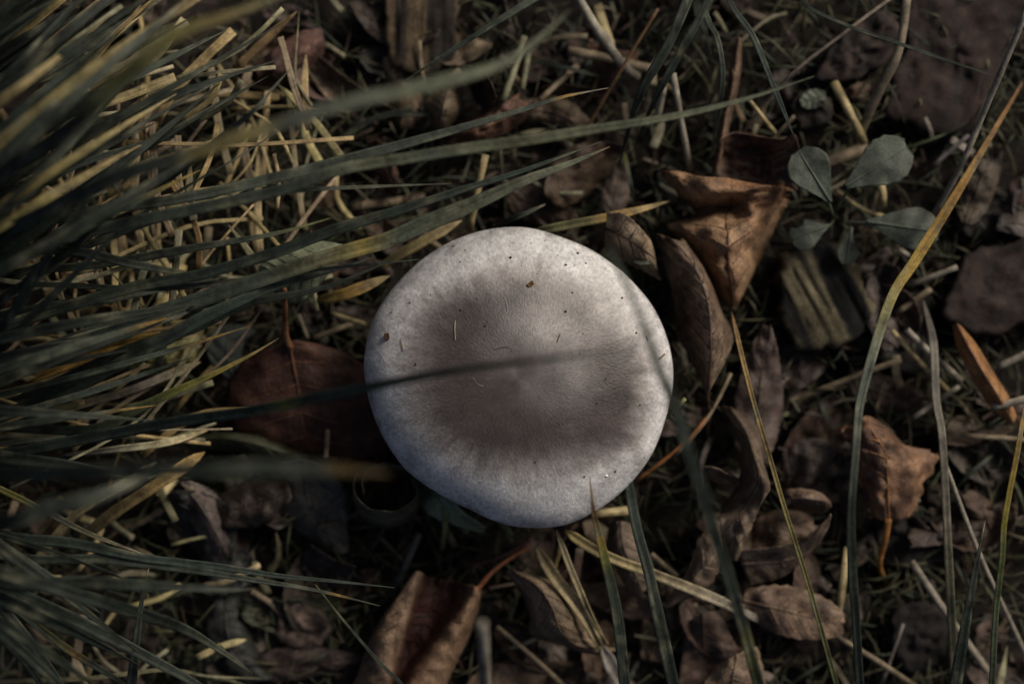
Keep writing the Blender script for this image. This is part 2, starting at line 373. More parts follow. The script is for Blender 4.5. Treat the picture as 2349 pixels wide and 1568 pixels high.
def chip(name, poly, z0, th, col, col2, label, cat='wood chip', grain=0., ridge=.6, fr='D', group=None, mat=None, seed=0, tilt=(0, 0), nA=44, nR=10, hfreq=.045, sharp=1.3, bias=.5, aniso=None):
    aniso = aniso if aniso is not None else (.9 if mat is M_BARK else .15)
    """a chunk of wood, bark or stone with the plan outline poly, from height z0, thickness th (mm)."""
    p = np.array([q[:2] for q in toD(fr, poly)], float); c0 = p.mean(0)
    q = cr(np.vstack([p, p[:1]])[:, :2], nA+1)[:-1]
    q = c0 + (q-c0)*(1+(.10 if mat is M_BARK else .05)*vnoise(np.arange(nA)*.45, np.zeros(nA)+seed, 41)+.05*vnoise(np.arange(nA)*1.1, np.zeros(nA)+seed+3, 42))[:, None]
    rr = np.concatenate([np.linspace(.0, .86, nR), [.94, .985, 1.0, 1.0, .97]]); zz = np.concatenate([np.full(nR, 1.0), [.97, .86, .62, .1, 0]])
    pts = c0[None, None, :] + rr[:, None, None]*(q-c0)[None, :, :]
    ga = math.radians(grain); gx = (pts[..., 0]-c0[0])*math.cos(ga)-(pts[..., 1]-c0[1])*math.sin(ga); gy = (pts[..., 0]-c0[0])*math.sin(ga)+(pts[..., 1]-c0[1])*math.cos(ga)
    rd = fbm(gx*hfreq*aniso+seed, gy*hfreq*(2.2 if aniso < .5 else 1.0), 45, 4)
    z = z0 + th*zz[:, None] + ridge*rd*np.clip(zz, 0, 1)[:, None] + tilt[0]*(pts[..., 0]-c0[0])/100 + tilt[1]*(pts[..., 1]-c0[1])/100
    G = Parr(np.concatenate([pts, np.maximum(z, .1)[..., None]], -1)); m_ = len(rr)
    idx = np.arange(m_*nA).reshape(m_, nA); nx = np.roll(idx, -1, 1)
    F = np.stack([idx[:-1], idx[1:], nx[1:], nx[:-1]], -1).reshape(-1, 4).tolist(); F.append(idx[-1].tolist()[::-1])
    f = np.clip(bias+sharp*fbm(gx*hfreq*aniso*.8+seed+9, gy*hfreq*1.3, 47, 3), 0, 1)[..., None]
    col_ = np.array(col)*(1-f)+np.array(col2)*f
    uv = np.stack([gx/60, gy/60*.35], -1)
    return tag(mesh_obj(name, G.reshape(-1, 3), F, mat or M_WOOD, col_.reshape(-1, 3), uv.reshape(-1, 2)), label, cat, group)

ANCH = [(1000,90,'the streaked wood chip'),(1420,120,'the slanting pale straw'),(1740,480,'the crumpled orange leaf'),(1960,430,'the green seedling'),(2180,150,'the broad bark plate'),(2250,660,'the bark slab'),(2250,860,'the orange husk'),(1900,700,'the striped wood chip'),(2050,1080,'the orange-brown lobed leaf'),(2240,1350,'the pointed green blade'),(1820,1400,'the dusty tan-brown leaf'),(1680,1180,'the twisted tan leaf'),(1500,1400,'the broad green blade'),(1270,1420,'the arched tan leaf'),(980,1450,'the big rolled leaf'),(700,1180,'the dark withered leaf'),(880,1110,'the curled ring leaf'),(680,920,'the red-brown leaf'),(680,630,'the pale green veined leaf'),(1050,250,'the small folded tan leaf'),(650,130,'the reddish leaf'),(1240,470,'the humped brown leaf'),(340,1400,'the fanned low blades')]
def near(x, y): return min(ANCH, key=lambda a: (a[0]-x)**2+(a[1]-y)**2)[2]
ANC2 = ANCH + [(200,300,'the dark upper blades'),(420,480,'the crossing dark blades'),(120,620,'the wide dark blades'),(250,800,'the bright ochre blade'),(400,930,'the yellow-green blade'),(60,1000,'the tuft crown'),(480,250,'the yellowed blurred blade'),(60,80,'the topmost blades')]
def near2(x, y): return min(ANC2, key=lambda a: (a[0]-x)**2+(a[1]-y)**2)[2]
def cword(c): 
    l = c[0]*.4+c[1]*.5+c[2]*.1
    return 'pale' if l > .33 else 'tan' if l > .24 else 'dull' if l > .16 else 'dark'

# ------------------------------------------------------------------ ground
def ground():
    t = np.linspace(-1, 1, 221); x = np.sinh(t*4.6)/np.sinh(4.6)*4.0
    X, Y = np.meshgrid(x, x, indexing='ij'); r = np.hypot(X, Y)
    Z = .005*fbm(X*110, Y*110, 51, 4)*np.exp(-(r/.6)**2) + .03*fbm(X*2, Y*2, 55, 3)*(1-np.exp(-(r/.8)**2)) - .0035
    n = len(x); idx = np.arange(n*n).reshape(n, n)
    F = np.stack([idx[:-1, :-1], idx[1:, :-1], idx[1:, 1:], idx[:-1, 1:]], -1).reshape(-1, 4)
    tag(mesh_obj('ground', np.stack([X, Y, Z], -1).reshape(-1, 3), F, M_SOIL), 'dark damp soil beneath the leaf litter', kind='structure')
    # crumbs of soil and rotted matter, too many to count
    N = 16000; base = np.array([[1, 0, 0], [-1, 0, 0], [0, 1, 0], [0, -1, 0], [0, 0, 1], [0, 0, -1]], float)
    tri = np.array([[0, 2, 4], [2, 1, 4], [1, 3, 4], [3, 0, 4], [2, 0, 5], [1, 2, 5], [3, 1, 5], [0, 3, 5]])
    px = rng.normal(0, .16, N); py = rng.normal(0, .14, N); s = .0003+.0016*rng.random(N)**3
    V = base[None]*rng.uniform(.55, 1.3, (N, 6, 1))*s[:, None, None]*np.array([1, 1, .7])
    a = rng.uniform(0, 6.28, N); ca, sa = np.cos(a)[:, None], np.sin(a)[:, None]
    V = np.stack([V[..., 0]*ca-V[..., 1]*sa, V[..., 0]*sa+V[..., 1]*ca, V[..., 2]], -1)
    V += np.stack([px, py, rng.uniform(-.002, .003, N)], -1)[:, None, :]
    F = (tri[None]+np.arange(N)[:, None, None]*6).reshape(-1, 3)
    cols = np.repeat(np.array(DARK)[None]*rng.uniform(.2, 1.5, (N, 1)), 6, 0)
    tag(mesh_obj('soil_crumbs', V.reshape(-1, 3), F, M_BARK, cols, smooth=False), 'dark crumbs of soil and rotted matter scattered over the ground', 'soil', kind='stuff')
    # shreds: little slivers of straw and leaf
    N = 9500; L = rng.uniform(.002, .012, N); wd = rng.uniform(.0002, .0008, N); a = rng.uniform(0, 6.28, N)
    px = rng.normal(0, .16, N); py = rng.normal(0, .14, N); pz = rng.uniform(.0005, .007, N)
    ax = np.stack([np.cos(a), np.sin(a), rng.uniform(-.25, .25, N)], -1)*(L/2)[:, None]; bx = np.stack([-np.sin(a), np.cos(a), rng.uniform(-.6, .6, N)], -1)*(wd/2)[:, None]
    c = np.stack([px, py, pz], -1); zt = np.array([0, 0, .00012])
    V = np.stack([c-ax-bx, c+ax-bx, c+ax+bx, c-ax+bx, c-ax-bx-zt, c+ax-bx-zt, c+ax+bx-zt, c-ax+bx-zt], 1)
    fq = np.array([[0, 1, 2, 3], [7, 6, 5, 4], [0, 4, 5, 1], [1, 5, 6, 2], [2, 6, 7, 3], [3, 7, 4, 0]])
    F = (fq[None]+np.arange(N)[:, None, None]*8).reshape(-1, 4)
    pal = np.array([STRAW2, BROWN, (.10, .11, .05), (.13, .13, .06), STRAWG, (.08, .09, .04)]); ci = pal[rng.integers(0, 6, N)]*rng.uniform(.15, .7, (N, 1))
    tag(mesh_obj('plant_shreds', V.reshape(-1, 3), F, M_STRAW, np.repeat(ci, 8, 0), np.zeros((N*8, 2)), smooth=False), 'tiny shreds of dry straw and leaf littering the dark soil', 'litter', kind='stuff')
def undergrowth():
    N = 3800; n = 5; V = []; F = []; Cc = []
    for k in range(N):
        while True:
            x, y = (rng.uniform(-60, 2420), rng.uniform(-60, 1640)) if k < 1600 else (rng.normal(1190, 2300), rng.normal(800, 2000))
            if math.hypot(x-1190, y-865) > 330 and (vnoise(x/260., y/260., 91) > -.25): break
        a = rng.uniform(0, 6.28); L = rng.uniform(.008, .024); wd = rng.uniform(.00025, .0007); p = np.array(P(x, y, rng.uniform(0, 2))); h = rng.uniform(.003, .010)
        d = np.array([math.cos(a), math.sin(a), 0]); sd2 = np.array([-d[1], d[0], .3]); cv = rng.uniform(-.25, .25); b0 = len(V); c = jit([(.05, .057, .027), (.07, .07, .035), (.035, .045, .028), (.10, .09, .05)][rng.integers(0, 4)], .3)
        for j in range(n):
            q = j/(n-1); m_ = p + d*L*q + sd2*cv*L*q*q + np.array([0, 0, h*4*q*(1-q)*.8+h*.2*q]); w_ = wd*(1-.8*q)
            V += [m_-sd2*w_, m_+sd2*w_, m_-np.array([0, 0, wd*.5])]; Cc += [c, c, c]
            if j: o_ = b0+3*j; F += [[o_-3, o_-2, o_+1, o_], [o_-2, o_-1, o_+2, o_+1], [o_-1, o_-3, o_, o_+2]]
    tag(mesh_obj('undergrowth', np.array(V), F, M_STRAW, np.array(Cc), np.zeros((len(V), 2))), 'fine olive grass and moss threads growing through the litter', 'undergrowth', kind='stuff')
ground()
undergrowth()

# ------------------------------------------------------------------ mushroom
RIM = [(1204,520),(1295,546),(1382,587),(1450,644),(1500,704),(1534,782),(1546,853),(1527,960),(1495,1043),(1433,1121),(1366,1171),(1302,1202),(1241,1209),(1162,1202),(1078,1165),(994,1121),(933,1077),(905,1041),(859,953),(843,896),(835,836),(859,725),(910,651),(977,588),(1078,536)]
CXD, CYD, ZR, HC = 1190., 865., 31., 15.5
_th = np.array([math.atan2(-(y-CYD), x-CXD) for x, y in RIM]); _r = np.array([math.hypot(x-CXD, y-CYD) for x, y in RIM])
_o = np.argsort(_th); _th, _r = _th[_o], _r[_o]
_th3 = np.concatenate([_th-2*math.pi, _th, _th+2*math.pi]); _r3 = np.concatenate([_r]*3)
_fine = np.linspace(-math.pi, math.pi, 721); _rf = np.interp(_fine, _th3, _r3)
_ker = np.exp(-np.linspace(-2, 2, 33)**2); _ker /= _ker.sum(); _rf = np.convolve(np.concatenate([_rf[-33:], _rf, _rf[:33]]), _ker, 'same')[33:-33]
def rimR(th): return np.interp((np.asarray(th)+math.pi) % (2*math.pi) - math.pi, _fine, _rf)
def cap_z(xd, yd):
    th = np.arctan2(-(yd-CYD), xd-CXD); rho = np.clip(np.hypot(xd-CXD, yd-CYD)/rimR(th), 0, 1)
    z = ZR + HC*np.clip(1-rho**2.35, 0, 1)**.62 - 2.2*((xd-CXD)-(yd-CYD))/700.
    z = z + .75*fbm(xd/150., yd/150., 61, 2)*np.clip(1.15-rho, 0, 1) - .5*np.exp(-((xd-1330)**2+(yd-930)**2)/90.**2) - .5*np.exp(-((xd-1090)**2/110.**2+(yd-900)**2/90.**2)) + .35*np.exp(-((xd-1225)**2+(yd-745)**2)/70.**2)
    return z
def mushroom():
    root = empty('mushroom', 'large pale grey mushroom with a brown blotched cap among the leaf litter', 'mushroom')
    nt_, nr = 420, 130; th = np.linspace(-math.pi, math.pi, nt_, endpoint=False); rho = np.linspace(0.004, 1, nr)**.85
    TH, RH = np.meshgrid(th, rho); R = rimR(TH)*RH; xd, yd = CXD+np.cos(TH)*R, CYD-np.sin(TH)*R
    z = cap_z(xd, yd); z += .12*fbm(np.cos(TH)*26+RH*3, np.sin(TH)*26, 64, 2)*np.clip((RH-.9)/.1, 0, 1)
    # inrolled margin: three more rings turning under
    ex = [(.997, -1.0), (.985, -1.8), (.965, -1.5)]
    xs, ys, zs = [xd], [yd], [z]
    for k_, dz in ex:
        r = rimR(th)*k_; xs.append((CXD+np.cos(th)*r)[None]); ys.append((CYD-np.sin(th)*r)[None]); zs.append((ZR+dz-2.2*(np.cos(th)+np.sin(th))*r/700.)[None])
    xs, ys, zs = np.concatenate(xs), np.concatenate(ys), np.concatenate(zs)
    k = KX*(CZ-ZR*.001)                      # one plan scale so the cap is a true solid, not a view cone
    G = np.stack([(xs-W/2)*k, -(ys-H/2)*k, zs*.001], -1)
    # pigment: brown blotches with combed, radial edges
    sx = xs+14*vnoise(np.arctan2(-(ys-CYD), xs-CXD)*30, np.hypot(xs-CXD, ys-CYD)/60, 66); rr_ = np.hypot(xs-CXD, ys-CYD)+1e-6
    tt = np.arctan2(-(ys-CYD), xs-CXD); pull = 1+.045*fbm(tt*18, rr_/38, 67, 3); px, py = CXD+(xs-CXD)*pull, CYD+(ys-CYD)*pull
    blobs = [(1050,735,75,62,.62),(1005,830,60,80,.26),(1080,925,105,90,.66),(1190,980,140,75,.62),(1412,900,50,105,.95),(1395,815,65,45,.42),(1140,685,90,45,.26),(1155,865,115,90,.50),(1345,985,80,58,.50),(1200,640,80,40,.16),(1110,790,75,55,.34),(1310,690,80,40,.14),
             (1240,762,60,46,-.22),(1285,890,70,100,.16)]
    re_ = np.hypot((px-1205)/285, (py-850)/245)
    d = .44*np.clip((1.10-re_)/.40, 0, 1)**1.1
    for bx, by, s1, s2, st_ in blobs: d = d + st_*np.exp(-((px-bx)**2/s1**2+(py-by)**2/s2**2))
    d = (1.08*(1-np.exp(-(np.clip(d, 0, 3)**1.3)*2.1)))[..., None]
    rim = np.array([.78, .765, .76]); dk = np.array([.050, .031, .027]); warm = np.array([.40, .29, .23])
    f1 = np.clip(d*1.6, 0, 1)*np.clip(1.4-d*1.1, 0, 1); base = rim*(1-.4*f1)+warm*.4*f1
    col = base*(1-np.clip(d, 0, 1)*.93)+dk*np.clip(d, 0, 1)*.93
    mott = np.clip(fbm(tt*16, rr_/16, 71, 3)-.25, 0, 1)*np.clip((rr_/rimR(tt)-.9)/.07, 0, 1); col = col*(1-.45*mott[..., None])
    spots = np.clip(vnoise(xs/30, ys/30, 72)*.6+vnoise(xs/13, ys/13, 73)*.5-.25, 0, 1)*np.clip((rr_/rimR(tt)-.55)/.2, 0, 1); col = col*(1-.28*spots[..., None])
    m_ = len(G); idx = np.arange(m_*nt_).reshape(m_, nt_); nx = np.roll(idx, -1, 1)
    F = np.stack([idx[:-1], idx[1:], nx[1:], nx[:-1]], -1).reshape(-1, 4).tolist(); F.append(idx[0].tolist())
    uv = np.stack([(tt+math.pi)/(2*math.pi), rr_/340], -1)
    mesh_obj('cap', G.reshape(-1, 3), F, M_CAP, col.reshape(-1, 3), uv.reshape(-1, 2), root)
    c0 = np.array([(CXD-W/2)*k, -(CYD-H/2)*k])
    # gills: corrugated layer under the cap
    na = 360; th = np.linspace(0, 2*math.pi, na, endpoint=False); rg = np.linspace(.17, .97, 8); TH, RG = np.meshgrid(th, rg); R = rimR(TH)*RG*k
    Z = (ZR+1.5+3.5*(1-RG)-2.2*(np.cos(TH)+np.sin(TH))*rimR(TH)*RG/700.)*.001 - .0014*(np.arange(na) % 4 < 2)[None, :]*np.sin(math.pi*np.clip((RG-.12)/.9, 0, 1))
    G2 = np.stack([c0[0]+np.cos(TH)*R, c0[1]+np.sin(TH)*R, Z], -1); idx = np.arange(8*na).reshape(8, na); nx = np.roll(idx, -1, 1)
    mesh_obj('gill_layer', G2.reshape(-1, 3), np.stack([idx[:-1], nx[:-1], nx[1:], idx[1:]], -1).reshape(-1, 4), M_LEAF, np.tile((.16, .09, .08), (8*na, 1)), np.zeros((8*na, 2)), root)
    n = 14; s = np.linspace(0, 1, n); C = np.stack([c0[0]+.002*np.sin(s*3), c0[1]-.002*s, -.004+s*.040], -1)
    tube('stem', C, .0075+.002*(1-s)**2+.0012*s**3, (.42, .39, .36), M_LEAF, root, k=20)
mushroom()
SC_CAP = KX*(CZ-ZR*.001)
def on_cap(xd, yd, up=0.0):                   # world point on the cap surface
    z = float(cap_z(np.array(xd, float), np.array(yd, float)))
    xw, yw = (xd-W/2)*SC_CAP, -(yd-H/2)*SC_CAP
    return np.array([xw, yw, z*.001+up])
def cap_bits():
    def at(fr, x, y): q = toD(fr, [(x, y)])[0]; return q
    spk = [('g', p) for p in [(430,90),(210,133),(525,197),(440,281),(580,268),(500,283),(70,235),(435,595),(550,740),(912,735),(935,1217),(480,470),(303,113),(1078,632),(820,500),(525,873),(388,215),(330,300),(145,290),(250,345),(700,1040),(640,1200)]]
    spk += [('f', p) for p in [(1778,232),(1270,435),(1105,533),(1557,510),(1445,587),(1610,690),(1440,260),(1390,150),(1470,180),(1245,483),(1600,778),(1787,608),(1150,945),(1360,470),(975,597)]]
    spk += [('j', p) for p in [(1385,145),(1577,165),(1418,235)]]+[('k', p) for p in [(235,30),(455,325),(770,103),(975,20),(560,130)]]
    ico = np.array([[1, 0, 0], [-1, 0, 0], [0, 1, 0], [0, -1, 0], [0, 0, 1], [0, 0, -1]], float)
    tri = np.array([[0, 2, 4], [2, 1, 4], [1, 3, 4], [3, 0, 4], [2, 0, 5], [1, 2, 5], [3, 1, 5], [0, 3, 5]])
    for i, (fr, (x, y)) in enumerate(spk):
        xd, yd = at(fr, x, y); r = rng.uniform(.00016, .00034)*(1.5 if i in (3, 4, 2, 7, 9) else 1)
        V = ico*rng.uniform(.6, 1.25, (6, 1))*r + on_cap(xd, yd, r*.4)
        tag(mesh_obj('soil_speck', V, tri, M_BARK, np.tile((.035, .022, .015), (6, 1))), 'tiny dark soil speck stuck on the mushroom cap', 'speck', 'soil specks on the mushroom cap')
    # slivers and crumbs on the cap
    def sliver(name, fr, pts, wpx, col, label, cat='plant sliver', lift=.00025):
        d = cr(toD(fr, pts), 10)
        C = np.array([on_cap(q[0], q[1], lift) for q in d]); tube(name, C, wpx/2*SC_CAP*np.array([.55]+[1]*8+[.5]), col, M_STRAW, k=6, flat=.6)
        return tag(COL.objects[-1], label, cat)
    sliver('straw_sliver', 'f', [(1412, 655), (1410, 720), (1415, 785)], 2.2, (.45, .38, .27), 'thin pale straw sliver lying on the brown blotch of the mushroom cap')
    sliver('straw_sliver', 'f', [(1050, 770), (1060, 815), (1072, 857)], 2.4, (.36, .28, .15), 'short tan straw sliver on the pale rim of the mushroom cap')
    sliver('plant_fibre', 'f', [(850, 815), (900, 860), (958, 955)], 1.1, (.45, .42, .38), 'very fine pale hair curving over the mushroom cap rim', 'fibre')
    sliver('plant_fibre', 'f', [(1690, 440), (1745, 520), (1755, 600), (1690, 660)], .8, (.5, .45, .42), 'fine looping pale hair on the mushroom cap near its top', 'fibre')
    sliver('plant_fibre', 'f', [(1670, 845), (1740, 828), (1785, 840), (1790, 865)], 1.2, (.12, .08, .06), 'dark curved fibre at the middle of the mushroom cap', 'fibre')
    sliver('plant_fibre', 'f', [(1530, 1025), (1560, 1070), (1600, 1085)], 1.0, (.42, .38, .35), 'short pale hooked hair on the mushroom cap below the crossing blade', 'fibre')
    sliver('twig_sliver', 'g', [(398, 742), (388, 770), (378, 798)], 1.8, (.12, .05, .03), 'tiny reddish twig sliver on the mushroom cap')
    sliver('straw_sliver', 'g', [(1118, 875), (1095, 893), (1068, 912)], 4.0, (.25, .18, .10), 'short brown straw sliver near the mushroom cap edge beside the brown leaves')
    sliver('twig_sliver', 'g', [(980, 755), (987, 772), (994, 788)], 2.0, (.07, .06, .03), 'tiny dark olive sliver on the bright side of the mushroom cap')
    # frass-like chaff and crumb
    for fr, (x, y), (lx, ly, lz), a, cl, nm, lb in (('g', (204, 414), (.0010, .00062, .0004), 40, (.20, .12, .05), 'chaff_fragment', 'striped brown chaff fragment with split ends lying on the mushroom cap'),
                                              ('f', (952, 760), (.0007, .00095, .00045), 12, (.16, .075, .035), 'bark_crumb', 'small red-brown bark crumb on the pale rim of the mushroom cap')):
        xd, yd = at(fr, x, y); o = on_cap(xd, yd, lz*.8); n = 12; tt = np.linspace(0, 2*math.pi, n, endpoint=False); rr2 = np.random.default_rng(n+int(a)).uniform(.8, 1.15, n)
        sq = np.sign(np.cos(tt))*np.abs(np.cos(tt))**.5*lx*rr2, np.sign(np.sin(tt))*np.abs(np.sin(tt))**.5*ly*rr2
        ca, sa = math.cos(math.radians(a)), math.sin(math.radians(a)); ring = lambda s_, z_: np.stack([o[0]+s_*(sq[0]*ca-sq[1]*sa), o[1]+s_*(sq[0]*sa+sq[1]*ca), np.full(n, o[2]+z_)], -1)
        V = np.concatenate([ring(.9, -lz), ring(1, 0), ring(.8, lz*.9), ring(.3, lz*.6)]); idx = np.arange(4*n).reshape(4, n); nx = np.roll(idx, -1, 1)
        F = np.stack([idx[:-1], nx[:-1], nx[1:], idx[1:]], -1).reshape(-1, 4).tolist()+[idx[0].tolist()[::-1], idx[-1].tolist()]
        cc = np.tile(np.array(cl), (4*n, 1)); cc[1*n:2*n] *= .5; cc[3*n:] *= .55
        tag(mesh_obj(nm, V, F, M_BARK, cc, smooth=False), lb, 'crumb')
    # water bead
    xd, yd = at('k', 710, 130); o = on_cap(xd, yd); n = 14; rings = []
    for ph in np.linspace(0, math.pi/2*.95, 6): rings.append(np.stack([o[0]+.00055*math.cos(ph)*np.cos(np.linspace(0, 2*math.pi, n, endpoint=False)), o[1]+.00040*math.cos(ph)*np.sin(np.linspace(0, 2*math.pi, n, endpoint=False)), np.full(n, o[2]-.0001+.0004*math.sin(ph))], -1))
    idx = np.arange(6*n).reshape(6, n); nx = np.roll(idx, -1, 1)
    tag(mesh_obj('water_bead', np.concatenate(rings), np.stack([idx[:-1], nx[:-1], nx[1:], idx[1:]], -1).reshape(-1, 4).tolist()+[idx[-1].tolist()], M_DROP), 'tiny bright water bead low on the mushroom cap', 'droplet')
cap_bits()

# ------------------------------------------------------------------ wood chips, bark and stones
chip('wood_chip', [(880,-60),(960,-75),(1045,-55),(1048,60),(1035,140),(965,178),(905,155),(882,70)], 1, 9, (0.037,0.031,0.027), (0.116,0.085,0.051), 'dark weathered wood chip with tan streaks behind the grass at the frame top', grain=90, ridge=.7, seed=3, hfreq=.03, sharp=2.0, bias=-.25, nR=22, nA=60)
chip('wood_chip', [(1795,590),(1850,545),(1930,575),(1975,625),(2005,700),(1990,755),(1940,790),(1860,805),(1810,775),(1785,690)], 1, 12, (0.011,0.011,0.011), (0.143,0.122,0.075), 'chunky olive and black striped wood chip under the green seedling', grain=-62, ridge=.9, seed=8, hfreq=.018, sharp=2.6, bias=.5, nR=24, nA=64)
chip('bark_plate', [(2075,10),(2130,-60),(2330,-60),(2400,20),(2345,95),(2290,190),(2235,295),(2140,318),(2045,262),(2030,190),(2075,110)], 1, 7, (0.058,0.039,0.034), (0.034,0.027,0.025), 'broad purplish brown bark plate crossed by a thin green blade', 'bark', grain=60, ridge=.9, seed=12, mat=M_BARK, hfreq=.028, nR=20, nA=60)
chip('bark_plate', [(1865,190),(1895,112),(1955,62),(2035,30),(2062,85),(2030,140),(1975,178),(1930,190)], 1, 9, (0.058,0.041,0.035), (0.027,0.023,0.022), 'dark knobbly bark piece under the crossing pale straws', 'bark', grain=30, ridge=1.0, seed=15, mat=M_BARK, hfreq=.07)
chip('bark_plate', [(2160,700),(2185,640),(2235,578),(2300,552),(2420,560),(2430,720),(2330,752),(2265,772),(2180,745)], 1, 11, (0.058,0.041,0.035), (0.031,0.024,0.022), 'flat purplish brown bark slab beside the orange husk', 'bark', grain=10, ridge=.6, seed=18, mat=M_BARK, hfreq=.026, nR=18, nA=60)
chip('bark_plate', [(1812,235),(1850,205),(1900,225),(1912,262),(1880,290),(1830,292)], 1, 8, (0.034,0.031,0.029), (0.054,0.044,0.037), 'small dark bark disc beneath the pale round leaflet', 'bark', grain=20, ridge=.9, seed=21, mat=M_BARK)
chip('bark_plate', [(1960,690),(2060,700),(2110,660),(2150,730),(2140,830),(2080,860),(2010,830)], 0, 6, (0.020,0.018,0.018), (0.037,0.031,0.029), 'blackish bark piece under a pair of pale straws', 'bark', grain=70, ridge=1.2, seed=28, mat=M_BARK)
chip('bark_plate', [(2190,445),(2260,420),(2330,470),(2320,545),(2240,560),(2190,520)], 0, 6, (0.020,0.018,0.017), (0.034,0.029,0.026), 'charcoal coloured bark piece behind the pale leaning straw', 'bark', grain=15, ridge=1.2, seed=31, mat=M_BARK)
chip('bark_plate', [(2005,1190),(2080,1175),(2140,1195),(2145,1290),(2090,1310),(2020,1280)], 0, 7, (0.031,0.029,0.027), (0.020,0.019,0.019), 'dark grey bark piece behind the orange leaf stalk', 'bark', grain=80, ridge=1., seed=34, mat=M_BARK)
chip('bark_plate', [(2045,1400),(2110,1370),(2165,1420),(2160,1510),(2090,1545),(2045,1490)], 0, 8, (0.031,0.026,0.025), (0.019,0.017,0.017), 'blackish stone-like bark lump between leaning pale straws', 'bark', grain=20, ridge=1., seed=37, mat=M_BARK)
chip('bark_strip', [(2215,930),(2245,935),(2242,1080),(2245,1200),(2240,1310),(2205,1305),(2210,1150),(2208,1040)], 1, 4, (0.068,0.048,0.031), (0.041,0.031,0.020), 'narrow upright brown bark strip among the grass stalks', 'bark', grain=88, ridge=.8, seed=40, nA=40)

# filler chips, dark, half buried
CH = 'dark bark crumbs in the litter'
for i in range(46):
    while True:
        x, y = rng.uniform(-60, 2420), rng.uniform(-60, 1630)
        if math.hypot(x-1190, y-865) > 300: break
    r = rng.uniform(22, 60); n = rng.integers(6, 9); a = np.sort(rng.uniform(0, 2*math.pi, n)); st = rng.uniform(.5, 1.); ro = rng.uniform(0, 3.14)
    if np.max(np.diff(np.append(a, a[0]+2*math.pi))) > 1.9: a = np.linspace(0, 2*math.pi, n, endpoint=False)+rng.uniform(-.2, .2, n)
    px, py = np.cos(a)*r*rng.uniform(.75, 1.2, n), np.sin(a)*r*st*rng.uniform(.75, 1.2, n)
    chip('bark_crumb', list(zip(x+px*math.cos(ro)-py*math.sin(ro), y+px*math.sin(ro)+py*math.cos(ro))), rng.uniform(-2, 1), rng.uniform(3, 8), jit((.035,.028,.025), .5), jit((.085,.065,.05), .5),
         'small %s bark crumb half buried near %s' % (('knobbly', 'flat')[i % 2], near(x, y)), 'bark', grain=rng.uniform(0, 180), ridge=1., seed=int(rng.integers(0, 60)), mat=M_BARK, nA=24, nR=6, group=CH, hfreq=.09)

# ------------------------------------------------------------------ dead leaves under everything (alike, told apart only by place)
def filler_leaves():
    n = 0; tries = 0; G_ = 'dull brown leaves at the bottom of the litter'
    while n < 58 and tries < 900:
        tries += 1
        x, y = rng.uniform(-80, 2430), rng.uniform(-80, 1650)
        d = math.hypot(x-1190, y-865)
        if d < 150: continue
        if x < 520 and 150 < y < 1100 and rng.random() < .8: continue
        ci = int(rng.integers(0, 5)); c = [DARK, BROWN, GBROWN, (.075, .05, .04), (.05, .05, .04)][ci]
        L = rng.uniform(110, 240); wd = L*rng.uniform(.4, .65)
        z = rng.uniform(.5, 4) if d > 380 else .5
        leaf('dead_leaf', oval_rows(x, y, rng.uniform(0, 360), L, wd, z, curl=rng.uniform(.4, 2.0)*rng.choice([-1, 1, 1]), bend=rng.uniform(-.5, .9)), jit(c, .25), 'dull %s dead leaf low in the litter near %s' % ({0: 'dark', 1: 'brown', 2: 'grey-brown', 3: 'umber', 4: 'olive'}[ci], near(x, y)),
             col2=jit(tuple(np.array(c)*.6), .2), group=G_, veins=5, nu=24, nv_=14, wr=2.6, wsc=50, jag=.4, jfreq=rng.integers(4, 12), detail=(n % 2 == 0), seed=int(rng.integers(0, 97)))
        n += 1
filler_leaves()

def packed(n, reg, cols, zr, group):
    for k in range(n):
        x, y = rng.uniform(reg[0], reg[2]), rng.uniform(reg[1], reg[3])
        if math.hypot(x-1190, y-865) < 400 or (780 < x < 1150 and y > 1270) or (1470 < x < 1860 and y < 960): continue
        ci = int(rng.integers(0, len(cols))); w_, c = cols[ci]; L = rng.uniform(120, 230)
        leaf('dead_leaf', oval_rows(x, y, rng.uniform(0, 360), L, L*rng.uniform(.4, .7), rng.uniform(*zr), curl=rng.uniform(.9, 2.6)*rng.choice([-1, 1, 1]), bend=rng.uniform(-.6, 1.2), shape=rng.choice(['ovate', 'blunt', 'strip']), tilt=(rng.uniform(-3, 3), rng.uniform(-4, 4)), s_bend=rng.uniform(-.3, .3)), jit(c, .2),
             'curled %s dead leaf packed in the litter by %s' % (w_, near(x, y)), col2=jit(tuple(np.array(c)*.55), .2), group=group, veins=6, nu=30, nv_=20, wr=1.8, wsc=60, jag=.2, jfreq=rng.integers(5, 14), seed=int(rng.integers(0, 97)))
PK = 'curled leaves packed in the litter'
packed(24, (1560, 640, 1960, 1600), [('tan', (.24,.17,.115)), ('brown', (.15,.10,.07)), ('grey-brown', (.17,.135,.11)), ('umber', (.10,.065,.05))], (1, 5), PK)
packed(16, (900, 1230, 1620, 1610), [('tan', (.24,.175,.12)), ('brown', (.14,.09,.06)), ('umber', (.10,.065,.05)), ('grey-brown', (.17,.135,.11))], (1, 4), PK)
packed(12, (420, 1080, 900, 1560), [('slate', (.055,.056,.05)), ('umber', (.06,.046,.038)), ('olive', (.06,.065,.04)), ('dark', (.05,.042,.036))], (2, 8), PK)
packed(12, (560, 20, 1500, 500), [('brown', (.13,.085,.06)), ('russet', (.17,.095,.065)), ('umber', (.08,.055,.045)), ('tan', (.22,.16,.105))], (1, 4), PK)
packed(18, (1950, 300, 2400, 1600), [('umber', (.085,.06,.05)), ('brown', (.13,.09,.065)), ('grey-brown', (.12,.095,.085))], (1, 6), PK)

